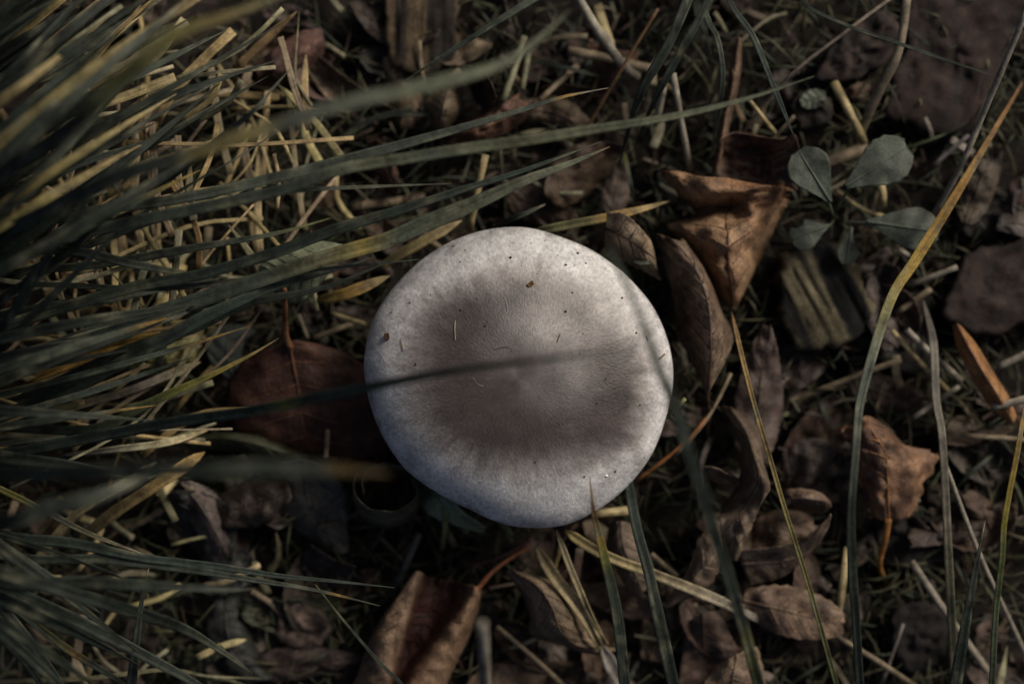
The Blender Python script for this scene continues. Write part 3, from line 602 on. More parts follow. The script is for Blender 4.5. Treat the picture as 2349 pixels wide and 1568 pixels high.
# ------------------------------------------------------------------ leaves one can tell apart
leaf('dead_leaf', [[(1682,716,9)]*6,
     [(1626,668,3),(1645,672,10),(1668,668,15),(1690,662,16),(1712,652,12),(1724,636,3)],
     [(1584,602,4),(1610,606,16),(1650,598,23),(1690,588,22),(1728,580,15),(1752,585,3)],
     [(1552,548,6),(1590,550,19),(1640,540,26),(1700,535,24),(1750,525,17),(1780,530,4)],
     [(1522,515,9),(1572,516,16),(1632,505,20),(1700,495,21),(1765,485,18),(1800,492,6)],
     [(1592,494,6),(1612,488,11),(1645,478,16),(1710,466,21),(1775,455,19),(1814,462,9)],
     [(1545,442,13),(1585,445,23),(1645,438,27),(1715,436,26),(1785,430,20),(1826,432,11)],
     [(1500,390,15),(1560,390,21),(1640,402,24),(1712,416,23),(1780,424,20),(1832,400,14)]],
     (.36,.225,.13), 'large crumpled orange-brown dead leaf beside the mushroom, cupped open at its top', col2=(.27,.14,.07), wr=2.1, wsc=48, pil=.6, veins=8, vcol=(.15,.075,.04), jag=.12, nu=64, nv_=44, seed=5, bites=[(.78, .97, .06)])
leaf('dead_leaf', [[(1832,440,18),(1790,425,18),(1735,432,13),(1690,425,13),(1640,404,13)],[(1842,378,22),(1790,372,20),(1750,385,13),(1690,380,13),(1630,380,13)],[(1834,322,27),(1790,345,20),(1745,345,13),(1690,345,13),(1638,345,18)],[(1822,302,28),(1790,318,25),(1735,310,21),(1690,300,20),(1650,316,24)]],
     (.221,.130,.078), 'dark hollow brown leaf lobe tucked behind the crumpled orange leaf', col2=(.10,.06,.045), wr=1.8, wsc=45, veins=5, jag=.10, vcol=(.10,.05,.03), seed=9)
leaf('dead_leaf', [[(1622,905,21)]*5,
     [(1588,835,13),(1606,838,21),(1629,840,28),(1650,832,23),(1668,820,17)],
     [(1552,757,11),(1595,765,23),(1631,775,30),(1658,775,23),(1682,770,15)],
     [(1538,668,13),(1585,690,23),(1624,697,30),(1642,700,23),(1652,706,15)],
     [(1518,596,15),(1560,612,23),(1598,622,29),(1612,618,23),(1620,620,17)],
     [(1498,530,17),(1520,538,21),(1545,544,25),(1560,546,21),(1572,550,17)]],
     (.273,.202,.137), 'rolled tan-brown leaf hanging tip-down between mushroom and orange leaf', col2=(.15,.10,.07), wr=1.0, wsc=45, pil=1.8, veins=9, vcol=(.12,.075,.05), jag=.06, nu=44, petiole=[(1622,900,16),(1626,950,10),(1620,1000,3)], pcol=(.11,.065,.045))
leaf('dead_leaf', [[(1384,565,20),(1390,525,25),(1392,486,29)],[(1420,600,20),(1428,540,28),(1428,484,31)],[(1470,622,19),(1468,566,27),(1462,512,29)],[(1520,650,17),(1505,596,22),(1496,552,22)]],
     (.351,.273,.182), 'small pale tan leaf with a dark midrib pressed against the mushroom edge', col2=(.221,.156,.104), wr=.9, veins=4, vcol=(.07,.045,.03), jag=.14, nu=26)
leaf('dead_leaf', oval_rows(1742, 905, 84, 340, 125, 11, curl=-.9, bend=.35), GBROWN, 'long greyish brown leaf standing on edge behind the yellow-green stalk', col2=(.10,.07,.06), wr=2.0, wsc=60, veins=7, jag=.14)
leaf('dead_leaf', oval_rows(1840, 835, 20, 150, 120, 4, curl=1.2, bend=.6), DARK, 'nearly black curled leaf at the foot of the striped wood chip', col2=(.035,.024,.02), wr=2, veins=4, jag=.2)
leaf('dead_leaf', [[(1612,1068,21),(1618,1080,18),(1622,1096,15)],[(1640,1070,23),(1645,1090,17),(1650,1110,12)],[(1670,1085,20),(1680,1100,15),(1690,1125,10)],[(1690,1090,17),(1705,1120,13),(1712,1160,10)]],
     (.325,.240,.163), 'little pointed tan leaf tip poking out beside the blurred green stem', col2=(.15,.10,.07), veins=3, jag=.2, nu=20, nv_=12, wr=.5)
leaf('dead_leaf', [[(1655,930,14),(1675,935,18),(1690,940,15)],[(1690,990,15),(1712,990,22),(1740,985,16)],[(1700,1040,17),(1730,1045,26),(1752,1060,20)],[(1690,1110,11),(1742,1095,27),(1767,1118,24)],[(1655,1165,13),(1712,1150,19),(1750,1150,26)],[(1650,1190,21),(1690,1200,24),(1732,1192,23)],[(1652,1235,20),(1685,1245,22),(1712,1245,19)],[(1672,1285,15),(1682,1290,16),(1692,1288,15)]],
     (.312,.234,.163), 'twisted tan leaf with a dark hollow fold beside the yellow-green stalk', col2=(.14,.10,.075), wr=1.0, wsc=45, veins=7, jag=.12, nu=44, vcol=(.13,.09,.06))
leaf('dead_leaf', [[(1522,1398,13),(1530,1385,15),(1528,1372,13)],[(1585,1372,16),(1575,1345,20),(1560,1330,15)],[(1625,1350,18),(1605,1310,23),(1582,1290,17)],[(1650,1310,18),(1640,1270,24),(1600,1228,18)],[(1668,1270,16),(1655,1230,20),(1640,1205,18)]],
     (.312,.234,.169), 'ragged tan leaf with torn margin lying along the frayed straw', col2=(.15,.11,.08), wr=1.0, veins=5, jag=.24, jfreq=9, nu=34)
leaf('dead_leaf', [[(1995,1176,10),(2018,1190,14),(2038,1198,17),(2066,1192,14),(2097,1183,9)],[(1968,1112,11),(2000,1120,19),(2036,1115,21),(2085,1115,18),(2132,1112,10)],[(1958,1050,12),(1995,1050,20),(2030,1040,23),(2095,1045,17),(2166,1040,12)],[(1935,1010,14),(1965,1000,19),(2000,985,22),(2045,1005,18),(2090,1028,13)],[(1912,985,12),(1950,965,15),(1990,953,16),(2025,972,14),(2050,995,11)]],
     (.351,.202,.117), 'crumpled orange-brown lobed leaf with its orange stalk hanging down', col2=(.14,.08,.055), wr=1.6, wsc=42, pil=1.0, veins=6, vcol=(.312,.156,.065), jag=.22, jfreq=7, nu=40, nv_=30, petiole=[(2038,1190,18),(2030,1240,16),(2018,1290,12),(2028,1330,5)], pcol=(.442,.195,.052), pw=13)
leaf('dead_leaf', oval_rows(1822, 1405, -14, 250, 130, 14, curl=-1.0, bend=-.5, shape='blunt'), (.286,.195,.130), 'broad dusty tan-brown leaf across the path of the yellow-green stalk', col2=(.14,.09,.065), wr=1.5, wsc=90, pil=.5, veins=7, jag=.16, jfreq=9)
leaf('dead_leaf', [[(1690,1262,18),(1700,1292,15),(1722,1345,10)],[(1790,1250,22),(1795,1285,16),(1775,1332,11)],[(1858,1226,24),(1858,1258,16),(1812,1312,11)],[(1910,1172,26),(1902,1205,20),(1880,1245,12)]],
     (.221,.163,.117), 'narrow boat-shaped brown leaf with an upturned pale edge', col2=(.11,.075,.06), wr=.9, veins=6, jag=.06)
leaf('dead_leaf', [[(1798,1120,14),(1815,1145,20),(1822,1168,13)],[(1840,1118,16),(1850,1142,23),(1850,1172,13)],[(1880,1128,16),(1890,1148,21),(1880,1180,12)],[(1906,1150,14),(1908,1158,16),(1900,1170,12)]],
     (.260,.182,.130), 'small curled brown leaf lobe above the boat-shaped leaf', col2=(.12,.08,.06), veins=4, jag=.15, nu=22, nv_=14)
leaf('dead_leaf', [[(1160,1310,18),(1175,1308,20),(1195,1312,16)],[(1195,1362,14),(1235,1345,25),(1272,1335,16)],[(1212,1410,13),(1268,1395,27),(1325,1385,17)],[(1216,1455,12),(1285,1445,24),(1345,1440,16)],[(1290,1480,12),(1325,1480,19),(1362,1470,14)],[(1345,1500,10),(1385,1500,14),(1425,1490,11)]],
     (.312,.234,.156), 'arched tan leaf under folded straw below the mushroom', col2=(.15,.11,.075), wr=.9, pil=.6, veins=7, jag=.08, nu=40, vcol=(.15,.10,.06))
leaf('dead_leaf', [[(1572,1430,8),(1612,1405,13),(1655,1400,9)],[(1560,1490,6),(1615,1480,10),(1690,1470,11)],[(1555,1540,7),(1625,1530,8),(1718,1500,13)],[(1540,1600,9),(1620,1580,10),(1690,1570,12)]],
     (.13,.085,.065), 'dark brown cupped leaf with paler margin at the foot of the grass stems', col2=(.08,.055,.045), wr=1.4, veins=5, jag=.15)
leaf('dead_leaf', [[(1640,1530,18),(1690,1500,22),(1740,1480,18)],[(1600,1580,18),(1680,1560,22),(1760,1560,16)],[(1580,1640,15),(1670,1640,18),(1770,1640,14)]],
     (.312,.221,.143), 'tan leaf edge below the dark cupped leaf', col2=(.208,.143,.104), wr=1.2, veins=4, jag=.12, nu=22)
# big rolled leaf below: tan underside flaps and a dark red inside
leaf('dead_leaf', [[(938,1330,11),(952,1310,16),(968,1312,16),(985,1322,9),(1040,1332,9),(1078,1340,14),(1095,1346,17),(1106,1354,11)],
     [(886,1400,12),(912,1375,17),(945,1368,17),(960,1388,9),(1025,1395,9),(1056,1400,18),(1082,1392,17),(1100,1398,9)],
     [(848,1460,12),(882,1438,17),(926,1428,18),(940,1448,9),(980,1462,9),(1006,1462,16),(1050,1446,18),(1084,1450,9)],
     [(820,1535,12),(856,1512,17),(902,1508,18),(915,1528,9),(930,1540,9),(958,1536,16),(1010,1518,18),(1050,1526,12)],
     [(790,1605,9),(830,1590,16),(880,1588,17),(890,1605,9),(900,1610,9),(922,1605,18),(975,1592,17),(1015,1602,12)]],
     TAN, 'rolled leaf with tan margins and dark red inside, its red stalk reaching under the mushroom', ccols=[(.20,.13,.08),(.25,.17,.11),(.20,.13,.085),(.06,.022,.018),(.06,.022,.018),(.16,.09,.055),(.26,.165,.10),(.20,.12,.075)], wr=1.4, wsc=55, pil=.4, veins=7, jag=.05, nu=44, nv_=44, vcol=(.07,.03,.022),
     petiole=[(1085,1362,18),(1128,1312,17),(1170,1280,14),(1212,1255,11)], pcol=(.22,.08,.035), pw=11)
# dark red-brown leaf left of the cap
leaf('dead_leaf', [[(640,792,16),(652,786,18),(664,782,19),(676,780,18),(690,780,16)],
     [(562,822,12),(610,830,16),(672,832,17),(730,808,16),(775,800,12)],
     [(522,878,9),(598,885,14),(684,890,15),(770,868,14),(835,832,11)],
     [(512,945,7),(596,955,12),(692,960,13),(790,950,12),(900,900,9)],
     [(560,1005,6),(630,1010,9),(705,1015,10),(800,1010,9),(910,985,8)],
     [(640,1030,5),(680,1045,6),(730,1055,7),(800,1060,6),(890,1055,5)]],
     (.135,.065,.042), 'broad dark red-brown leaf beside the mushroom with an upright orange stalk', col2=(.09,.042,.030), wr=.9, pil=.6, veins=5, vcol=(.17,.085,.045), jag=.09, jfreq=6, nu=44, nv_=32, petiole=[(668,800,19),(656,770,21),(654,720,28),(653,662,36)], pcol=(.30,.14,.065), pw=13, seed=44)
leaf('green_leaf', [[(600,905,7),(540,880,9),(480,830,10)],[(560,850,9),(520,810,12),(468,785,11)],[(560,790,9),(530,765,12),(490,752,10)],[(590,760,7),(560,745,8),(530,742,7)]],
     (.13,.15,.13), 'rounded grey-green leaf lying next to the red-brown leaf stalk', 'green leaf', col2=(.08,.09,.08), mat=M_GLEAF, veins=4, jag=.05, nu=24)
leaf('green_leaf', [[(425,1030,8),(430,1010,11),(445,1000,9)],[(510,1035,8),(520,1005,13),(530,992,9)],[(610,1060,7),(620,1028,12),(630,1008,8)],[(690,1110,5),(705,1070,9),(712,1045,7)]],
     (.085,.09,.045), 'long olive green leaf below the dark red-brown leaf', 'green leaf', col2=(.06,.065,.04), mat=M_GLEAF, veins=6, jag=.04)
leaf('green_leaf', [[(785,560,27),(790,575,29),(788,590,27)],[(735,552,28),(742,585,31),(745,640,26)],[(670,560,27),(685,615,31),(705,690,25)],[(620,585,26),(635,625,28),(660,692,24)],[(586,608,24),(598,622,25),(612,640,24)]],
     (.34,.38,.27), 'pale green veined leaf half hidden under the crossing blades', 'green leaf', col2=(.28,.31,.20), mat=M_GLEAF, veins=7, jag=.07, vcol=(.28,.30,.19), nu=36)
leaf('green_leaf', [[(932,1068,12),(955,1085,15),(985,1090,17)],[(952,1128,13),(992,1122,19),(1032,1130,21)],[(980,1180,13),(1022,1164,20),(1068,1174,22)],[(1046,1208,14),(1070,1202,19),(1102,1195,20)],[(1108,1222,15),(1114,1219,16),(1118,1206,16)]],
     (.36,.40,.26), 'pale sage green serrated leaf sticking out from under the mushroom', 'green leaf', col2=(.12,.14,.09), mat=M_GLEAF, veins=6, jag=.16, jfreq=9, nu=36)
leaf('green_leaf', [[(1130,1180,16),(1140,1186,17),(1150,1184,16)],[(1145,1205,13),(1155,1210,15),(1166,1204,13)],[(1168,1228,10),(1174,1232,10),(1178,1226,10)]],
     (.13,.16,.085), 'tiny green leaf tip under the mushroom edge', 'green leaf', mat=M_GLEAF, veins=3, jag=.05, nu=16, nv_=10, detail=False)
leaf('dead_leaf', [[(640,1062,13),(700,1055,16),(760,1075,13)],[(610,1110,8),(700,1110,11),(790,1110,12)],[(640,1180,6),(715,1165,9),(800,1150,10)],[(690,1225,5),(745,1220,8),(798,1200,8)],[(760,1270,4),(785,1275,6),(805,1265,5)]],
     (.12,.118,.10), 'dark grey-green withered leaf hanging below the horizontal blurred blade', col2=(.08,.076,.066), wr=1.3, veins=5, jag=.12)
leaf('dead_leaf', [[(590,1160,14),(600,1195,12),(640,1215,11)],[(620,1110,5),(650,1150,3),(690,1190,4)],[(690,1085,8),(715,1120,5),(722,1160,12)]],
     (.125,.105,.09), 'small scooped dark leaf like a bowl among the shadowed leaves', col2=(.05,.04,.035), wr=.8, veins=4, jag=.06, nu=24)
leaf('dead_leaf', [[(395,1120,12),(415,1105,14),(440,1100,12)],[(430,1190,9),(460,1160,14),(500,1130,9)],[(470,1260,7),(500,1230,12),(540,1200,7)],[(500,1300,5),(530,1290,8),(560,1270,5)]],
     (.16,.125,.11), 'dull mauve-brown leaf with a wavy pale edge in the shade', col2=(.06,.045,.042), wr=1.4, veins=5, jag=.2)
leaf('dead_leaf', oval_rows(590, 1450, 35, 300, 150, 3, curl=1.2, bend=.7), (.11,.088,.07), 'big shadowed brown leaf arching near the blurred fallen blade', col2=(.045,.035,.03), wr=1.6, veins=6, jag=.1)
leaf('dead_leaf', oval_rows(690, 1520, 5, 300, 90, 6, curl=-1.6, bend=-.4), (.065,.045,.038), 'dark brown log-like rolled leaf in the shade beside the big rolled leaf', col2=(.04,.028,.024), wr=1.2, veins=6, jag=.06)
leaf('withered_leaf', [[(295,850,14),(302,830,17),(315,812,14)],[(340,862,15),(350,825,20),(365,790,15)],[(395,860,15),(402,820,20),(415,778,15)],[(450,838,13),(455,805,17),(462,768,13)]],
     (.36,.33,.12), 'yellow crinkled withered leaf under the bright ochre blade', 'withered leaf', col2=(.26,.26,.13), wr=1.2, wsc=35, pil=1.0, veins=7, jag=.12, vcol=(.22,.20,.08))
# coil: a leaf curled into an open ring
def coil():
    rows = []
    for i in range(15):
        a = math.radians(150+i*30); r = 1-.035*i*(i > 8)*.6; cx, cy = 884, 1108
        x, y = cx+74*r*math.cos(a), cy-62*r*math.sin(a)
        hgt = 46 if math.sin(a) < .3 else 30
        rows.append([(x, y, 27), (x+2, y+hgt*.5, 18), (x+5, y+hgt*.95, 7)])
    leaf('dead_leaf', rows, (.16,.14,.10), 'olive-brown leaf curled into an open ring next to the mushroom', col2=(.11,.10,.07), wr=1.3, wsc=40, pil=.1, veins=3, jag=.3, jfreq=9, nu=70, nv_=14, vcol=(.13,.10,.06))
coil()
# upper leaves
leaf('dead_leaf', [[(1015,312,9),(1003,300,10),(990,292,8)],[(1042,282,11),(1012,268,18),(980,258,9)],[(1058,252,12),(1020,235,20),(968,234,9)],[(1064,205,12),(1030,200,17),(1000,205,10)],[(1062,150,14),(1040,160,15),(1030,180,11)]],
     (.27,.205,.13), 'small folded tan leaf above the long crossing blades', col2=(.18,.13,.085), wr=1.0, veins=5, jag=.15, nu=32)
leaf('dead_leaf', [[(1050,150,22),(1068,180,14),(1085,215,8)],[(1095,155,23),(1095,190,9),(1085,230,6)],[(1125,185,24),(1110,215,9),(1100,245,6)],[(1140,225,22),(1130,245,12),(1110,262,7)]],
     (.15,.10,.07), 'dark arched brown leaf hood next to the small folded tan leaf', col2=(.09,.06,.045), wr=.9, veins=4, jag=.05)
leaf('dead_leaf', [[(1025,335,6),(1040,310,10),(1062,270,8)],[(1080,340,6),(1090,300,15),(1105,262,9)],[(1150,315,6),(1150,275,15),(1150,235,12)],[(1230,260,5),(1210,240,11),(1190,212,9)]],
     (.20,.105,.065), 'reddish brown crinkled leaf lying under the long crossing blades', col2=(.11,.06,.045), wr=2.0, wsc=40, veins=5, jag=.18)
leaf('dead_leaf', [[(570,215,7),(590,180,12),(580,150,9)],[(640,200,7),(640,150,15),(625,110,9)],[(700,170,6),(700,120,15),(690,70,9)],[(750,120,5),(745,90,10),(740,60,7)]],
     (.16,.085,.065), 'reddish brown leaf showing behind the blurred upper blade', col2=(.10,.06,.05), wr=1.8, veins=5, jag=.15)
leaf('dead_leaf', [[(690,155,12),(672,165,14),(660,185,10)],[(720,210,9),(700,215,15),(680,225,9)],[(770,240,7),(755,235,11),(735,225,8)]],
     (.15,.10,.085), 'narrow mauve-brown leaf fold below the reddish leaf', col2=(.09,.06,.055), wr=1.0, veins=4, jag=.1, nu=22)
leaf('dead_leaf', oval_rows(1245, 475, -18, 170, 100, 5, curl=-1.5, bend=-.5), (.15,.095,.065), 'humped brown leaf right above the mushroom cap', col2=(.09,.06,.045), wr=1.6, veins=5, jag=.12)
leaf('dead_leaf', oval_rows(1415, 430, 80, 130, 70, 6, curl=-1.2), (.16,.12,.095), 'dull grey-brown leaf scrap behind the thin green blade above the mushroom', col2=(.10,.07,.055), wr=1.2, veins=4, jag=.1)
leaf('dead_leaf', [[(1632,400,12),(1640,395,14),(1650,392,12)],[(1642,330,12),(1655,325,20),(1668,322,12)],[(1655,260,11),(1668,255,19),(1682,252,11)],[(1668,180,11),(1684,180,18),(1698,185,11)],[(1682,120,12),(1692,115,17),(1702,120,12)],[(1695,82,14),(1698,82,15),(1700,84,14)]],
     (.24,.155,.10), 'long narrow rolled brown leaf above the crumpled orange leaf', col2=(.15,.10,.07), wr=1.4, wsc=30, veins=8, jag=.2, nu=40)
leaf('dead_leaf', oval_rows(2345, 450, 75, 160, 90, 5, curl=-1.3), (.14,.085,.065), 'reddish brown leaf edge beyond the pale leaning straw', col2=(.09,.055,.045), wr=1.6, veins=4, jag=.12)
leaf('dead_leaf', oval_rows(1235, 1265, 70, 150, 80, 4, curl=1.0), (.15,.11,.085), 'dim tan leaf scrap in the shade under the mushroom', col2=(.09,.065,.05), wr=1.2, veins=4, jag=.1)
leaf('dead_leaf', [[(1398,1200,14),(1425,1195,18),(1450,1200,14)],[(1390,1260,13),(1430,1250,19),(1480,1250,14)],[(1420,1320,12),(1455,1310,18),(1500,1300,13)],[(1450,1370,10),(1475,1360,14),(1500,1340,11)]],
     (.20,.15,.11), 'tan-grey leaf between two upright green blades below the mushroom', col2=(.13,.095,.07), wr=1., veins=6, jag=.08)
leaf('dead_leaf', oval_rows(1170, 1560, 20, 220, 110, 6, curl=-1.1), (.20,.13,.085), 'warm tan leaf peeping out beneath straws beside the big rolled leaf', col2=(.13,.09,.06), wr=1.3, veins=5, jag=.1)
# orange husk
def husk():
    rows = [[(2186,746,16),(2195,744,18),(2204,750,16)],[(2198,800,18),(2218,790,24),(2238,790,18)],[(2228,860,18),(2252,850,25),(2275,850,17)],[(2268,925,16),(2290,910,23),(2310,905,16)],[(2318,972,12),(2326,968,15),(2332,958,12)]]
    leaf('seed_husk', rows, (.44,.24,.11), 'long pointed orange-brown seed husk lying on dark bark', 'husk', col2=(.34,.17,.07), wr=.4, pil=.2, veins=2, jag=.02, th=.0006, vcol=(.15,.07,.035))
husk()
# little pale seeds
for x, y, r, lb in ((2074, 580, 11, 'small pale round seed beside the yellow blade and the seedling'), (2098, 1142, 9, 'small pale seed by the orange-brown lobed leaf')):
    c = np.array(P(x, y, 9)); C = np.stack([c+np.array([.0016*t, -.0009*t, 0]) for t in np.linspace(-1, 1, 9)]); R = r*.5*KX*(CZ)*np.sqrt(np.clip(1-np.linspace(-.97, .97, 9)**2, .04, 1))*1.0
    tag(tube('seed', C, R, (.42, .37, .31), M_LEAF, k=10), lb, 'seed')

# ------------------------------------------------------------------ seedling with grey-green leaves
def seedling():
    root = empty('weed_seedling', 'young weed with five grey-green leaves growing beside the crumpled orange leaf', 'seedling')
    cen = (1912, 500, 6)
    L = [(1868, 404, 122, 142, 104, 26, .4, ()), (2012, 382, 32, 178, 122, 24, .4, ()), (2070, 520, -8, 172, 104, 22, -.5, ()), (1857, 533, 200, 92, 80, 18, .4, ((.72, .98, .22),)), (1947, 565, 262, 88, 50, 16, .6, ((.3, .02, .2),))]
    for i, (x, y, a, ln, wd, z, cu, bt) in enumerate(L):
        rows = oval_rows(x, y, a, ln, wd, z, curl=cu, bend=-.5, shape='obovate')
        lf = leaf('leaf_tmp', rows, (.105,.125,.096), None, None, col2=(.09,.108,.083), mat=M_GLEAF, veins=1, jag=[.05, .13, .08, .1, .06][i], jfreq=5 if i != 1 else 7, wr=.5, wsc=80, pil=.05, vcol=(.115,.137,.106), seed=60+i, bites=bt)
        lam = [c_ for c_ in lf.children if c_.name.startswith('lamina')][0]; lam.name = 'leaf'; lam.parent = root
        for c_ in list(lf.children):
            if c_ is not lam: c_.parent = lam
        bpy.data.objects.remove(lf)
        b0 = rows[0][2]; C = Parr(cr([cen, ((cen[0]+b0[0])/2, (cen[1]+b0[1])/2+6, (cen[2]+b0[2])/2+3), (rows[1][2])], 10)); tube('petiole', C, .00045, (.12,.14,.085), M_GLEAF, root, k=6)
    C = Parr(cr([(1912, 505, -1), cen], 6)); tube('stem', C, .0009, (.11,.12,.07), M_GLEAF, root, k=8)
    o = empty('weed_seedling', 'single pale round leaflet on a dark bark disc', 'seedling')
    lf = leaf('leaf_tmp', oval_rows(1864, 228, 200, 60, 46, 10, curl=.5, shape='blunt'), (.19,.215,.165), None, None, mat=M_GLEAF, veins=4, jag=.04, nu=18, nv_=14)
    lam = [c_ for c_ in lf.children if c_.name.startswith('lamina')][0]; lam.name = 'leaf'; lam.parent = o
    for c_ in list(lf.children):
        if c_ is not lam: c_.parent = lam
    bpy.data.objects.remove(lf)
    tube('petiole', Parr(cr([(1885, 232, 11), (1900, 240, 8), (1910, 255, 1)], 8)), .0004, (.14,.16,.10), M_GLEAF, o, k=6)
seedling()

# ------------------------------------------------------------------ straws one can tell apart
S_ = straw
S_('straw', [(1312,-30,22),(1369,67,20),(1426,145,18),(1463,178,12)], 21, PALE, 'thick pale straw slanting down from the frame top with a joint', node=.55)
S_('straw', [(1303,117,9),(1403,136,10),(1500,160,7)], 21, STRAW2, 'thick dull straw lying beneath the slanting pale straw')
S_('straw', [(1544,168,22),(1561,269,19),(1583,390,10)], 14, PALE, 'straight pale straw pointing at the crumpled orange leaf')
S_('straw', [(1325,150,8),(1238,230,12)], 13, STRAW2, 'short brown straw near the small folded tan leaf')
S_('straw', [(1203,85,10),(1180,160,14),(1154,231,16)], 15, STRAWG, 'greenish straw standing beside the dark arched leaf hood')
S_('straw', [(1213,120,6),(1198,205,10)], 12, STRAWG, 'short greenish straw twin next to the taller greenish straw')
S_('straw', [(1510,20,24),(1416,175,19),(1340,305,10)], 7, (.26,.15,.07), 'thin orange-brown stem crossing the slanting pale straw')
S_('straw', [(1719,230,22),(1778,305,14)], 11, STRAW, 'short bright straw above the dark hollow leaf lobe')
S_('straw', [(1521,200,17),(1508,272,12)], 17, PALE, 'short pinkish pale straw among the green blades above the orange leaf')
S_('straw', [(1114,355,20),(1095,437,18),(1076,530,12)], 17, STRAW, 'upright tan straw standing behind the top of the mushroom cap', node=.42)
S_('straw', [(2052,-10,30),(1922,87,28),(1804,182,24),(1700,310,12)], 9, (.27,.22,.17), 'long thin grey-brown straw crossing dark bark by the frame top')
S_('straw', [(2082,-20,26),(2063,111,24),(2016,209,20),(1966,322,12)], 21, (.27,.22,.15), 'long thick dull straw leaning over the bark plates', node=.5)
S_('straw', [(1913,190,14),(1955,269,18),(1982,328,14)], 20, STRAW, 'stout tan straw meeting the thick dull straw at a point')
S_('straw', [(1880,378,8),(1990,338,8)], 26, STRAW2, 'broad flat straw lying behind the seedling leaves')
S_('straw', [(1920,440,10),(1975,478,12),(2030,497,10)], 10, STRAW, 'curved tan straw running between the seedling leaves')
S_('straw', [(2010,400,10),(2025,440,16),(2023,475,12)], 20, STRAW, 'stubby tan straw bit under a seedling leaf')
S_('straw', [(2356,25,44),(2292,175,36),(2241,296,28),(2201,387,22),(2143,492,10)], 14, PALE, 'long pale straw leaning across the bark toward the seedling')
S_('straw', [(2200,420,8),(2140,380,10),(2222,310,10)][1:], 10, (.16,.14,.14), 'short grey stalk on the soil behind the pale leaning straw')
S_('straw', [(2196,612,13),(2090,653,9)], 12, PALE, 'short pale straw behind the yellow blade')
S_('straw', [(2136,662,12),(2056,718,9)], 14, STRAW2, 'short dull straw under the yellow part of the long blade')
S_('straw', [(2046,758,16),(2110,830,14),(2176,898,8)], 13, STRAW, 'thin tan straw of a crossing pair near the long green blade')
S_('straw', [(2080,756,18),(2140,815,15),(2205,872,8)], 15, PALE, 'pale blunt straw of a crossing pair near the orange husk')
S_('straw', [(2200,886,11),(2097,957,13)], 11, PALE, 'short pale straw below the crossing pair')
S_('straw', [(2068,825,15),(1999,849,12),(1880,895,7),(1794,924,4)], 13, STRAW2, 'long brownish straw passing behind the long green blade')
S_('straw', [(2360,808,14),(2288,842,12)], 15, PALE, 'short pale straw above the tail of the orange husk')
S_('straw', [(2365,912,22),(2273,934,20)], 18, PALE, 'blunt white straw lying over the tail of the orange husk')
S_('straw', [(2206,997,12),(2365,1009,12)], 12, STRAW2, 'level dull straw by the brown bark strip')
S_('straw', [(2167,1060,26),(2238,1249,24),(2292,1370,20),(2355,1505,8)], 11, PALE, 'long thin pale straw slanting behind the pointed green blade')
S_('straw', [(2091,1287,14),(2150,1376,18),(2198,1444,16),(2272,1548,8)], 17, (.30,.26,.20), 'thick pale straw slanting toward the base of the pointed green blade')
S_('straw', [(1912,1455,14),(2006,1511,16),(2098,1572,8)], 13, STRAW2, 'slanting dull straw by the foot of the long green blade')
S_('straw', [(1944,1255,13),(1932,1345,15),(1918,1432,8)], 18, STRAW, 'tan straw hidden half behind the long green blade')
S_('straw', [(2072,1430,13),(2020,1575,8)], 8, (.22,.19,.16), 'thin grey stem with a joint leaning over the blackish bark lump', node=.3)
S_('straw', [(1527,958,22),(1550,936,26),(1572,914,28)], 9, (.30,.30,.13), 'short yellow-green straw with a frayed tip at the mushroom edge')
S_('straw', [(1452,1108,14),(1534,1046,18),(1600,985,19),(1634,938,15)], 8, (.36,.15,.05), 'bright orange stem slanting out from under the mushroom')
S_('straw', [(1540,1052,16),(1590,1000,18),(1632,945,17),(1677,856,15)], 8, STRAW2, 'thin tan stem running beside the bright orange stem', node=.55)
S_('straw', [(1024,1160,20),(1020,1215,16),(1013,1258,8)], 13, (.30,.29,.12), 'short yellow stalk below the sage green serrated leaf')
S_('straw', [(962,1222,14),(935,1285,12),(906,1348,6)], 17, GREY, 'grey faded straw beside the curled ring leaf')
S_('straw', [(1106,1425,92),(1110,1500,84),(1114,1600,60),(1125,1800,0)], 28, (.26,.23,.19), 'blurred pale grey stalk rising beside the big rolled leaf', flat=.9)
S_('straw', [(1215,1240,18),(1140,1280,14),(1060,1300,8)], 9, (.12,.06,.045), 'thin dark reddish stem under the mushroom')
S_('straw', [(1493,1270,13),(1553,1321,9)], 12, STRAW2, 'short tan straw between leaves beside the broad green blade')
S_('straw', [(1288,1250,14),(1257,1340,8)], 12, (.34,.27,.12), 'short yellowish straw under the folded tan straws')
S_('straw', [(1365,1178,20),(1445,1170,16)], 20, STRAW, 'short frayed straw sticking out under the mushroom edge')
S_('straw', [(1140,1436,14),(1228,1511,16),(1300,1580,8)], 12, STRAW2, 'slanting dull straw in front of the arched tan leaf')
S_('straw', [(762,720,14),(840,745,16)], 13, STRAW, 'short tan straw touching the mushroom beside the red-brown leaf')
S_('straw', [(720,775,12),(815,740,10)], 12, STRAW2, 'dull straw lying behind the upright orange leaf stalk')
S_('straw', [(748,1050,18),(752,985,14)], 11, STRAW2, 'short blurred straw upright on the red-brown leaf')
F_ = flatstraw
F_('straw_strip', [(1296,1216,24),(1382,1269,25),(1510,1319,24),(1618,1363,22),(1700,1398,18)], 23, [(0, (.34,.26,.10)), (.4, STRAW), (1, PALE)], 'long flat straw running out from under the mushroom to a frayed end', taper=(.05, 0), fold=.45, wob=.2)
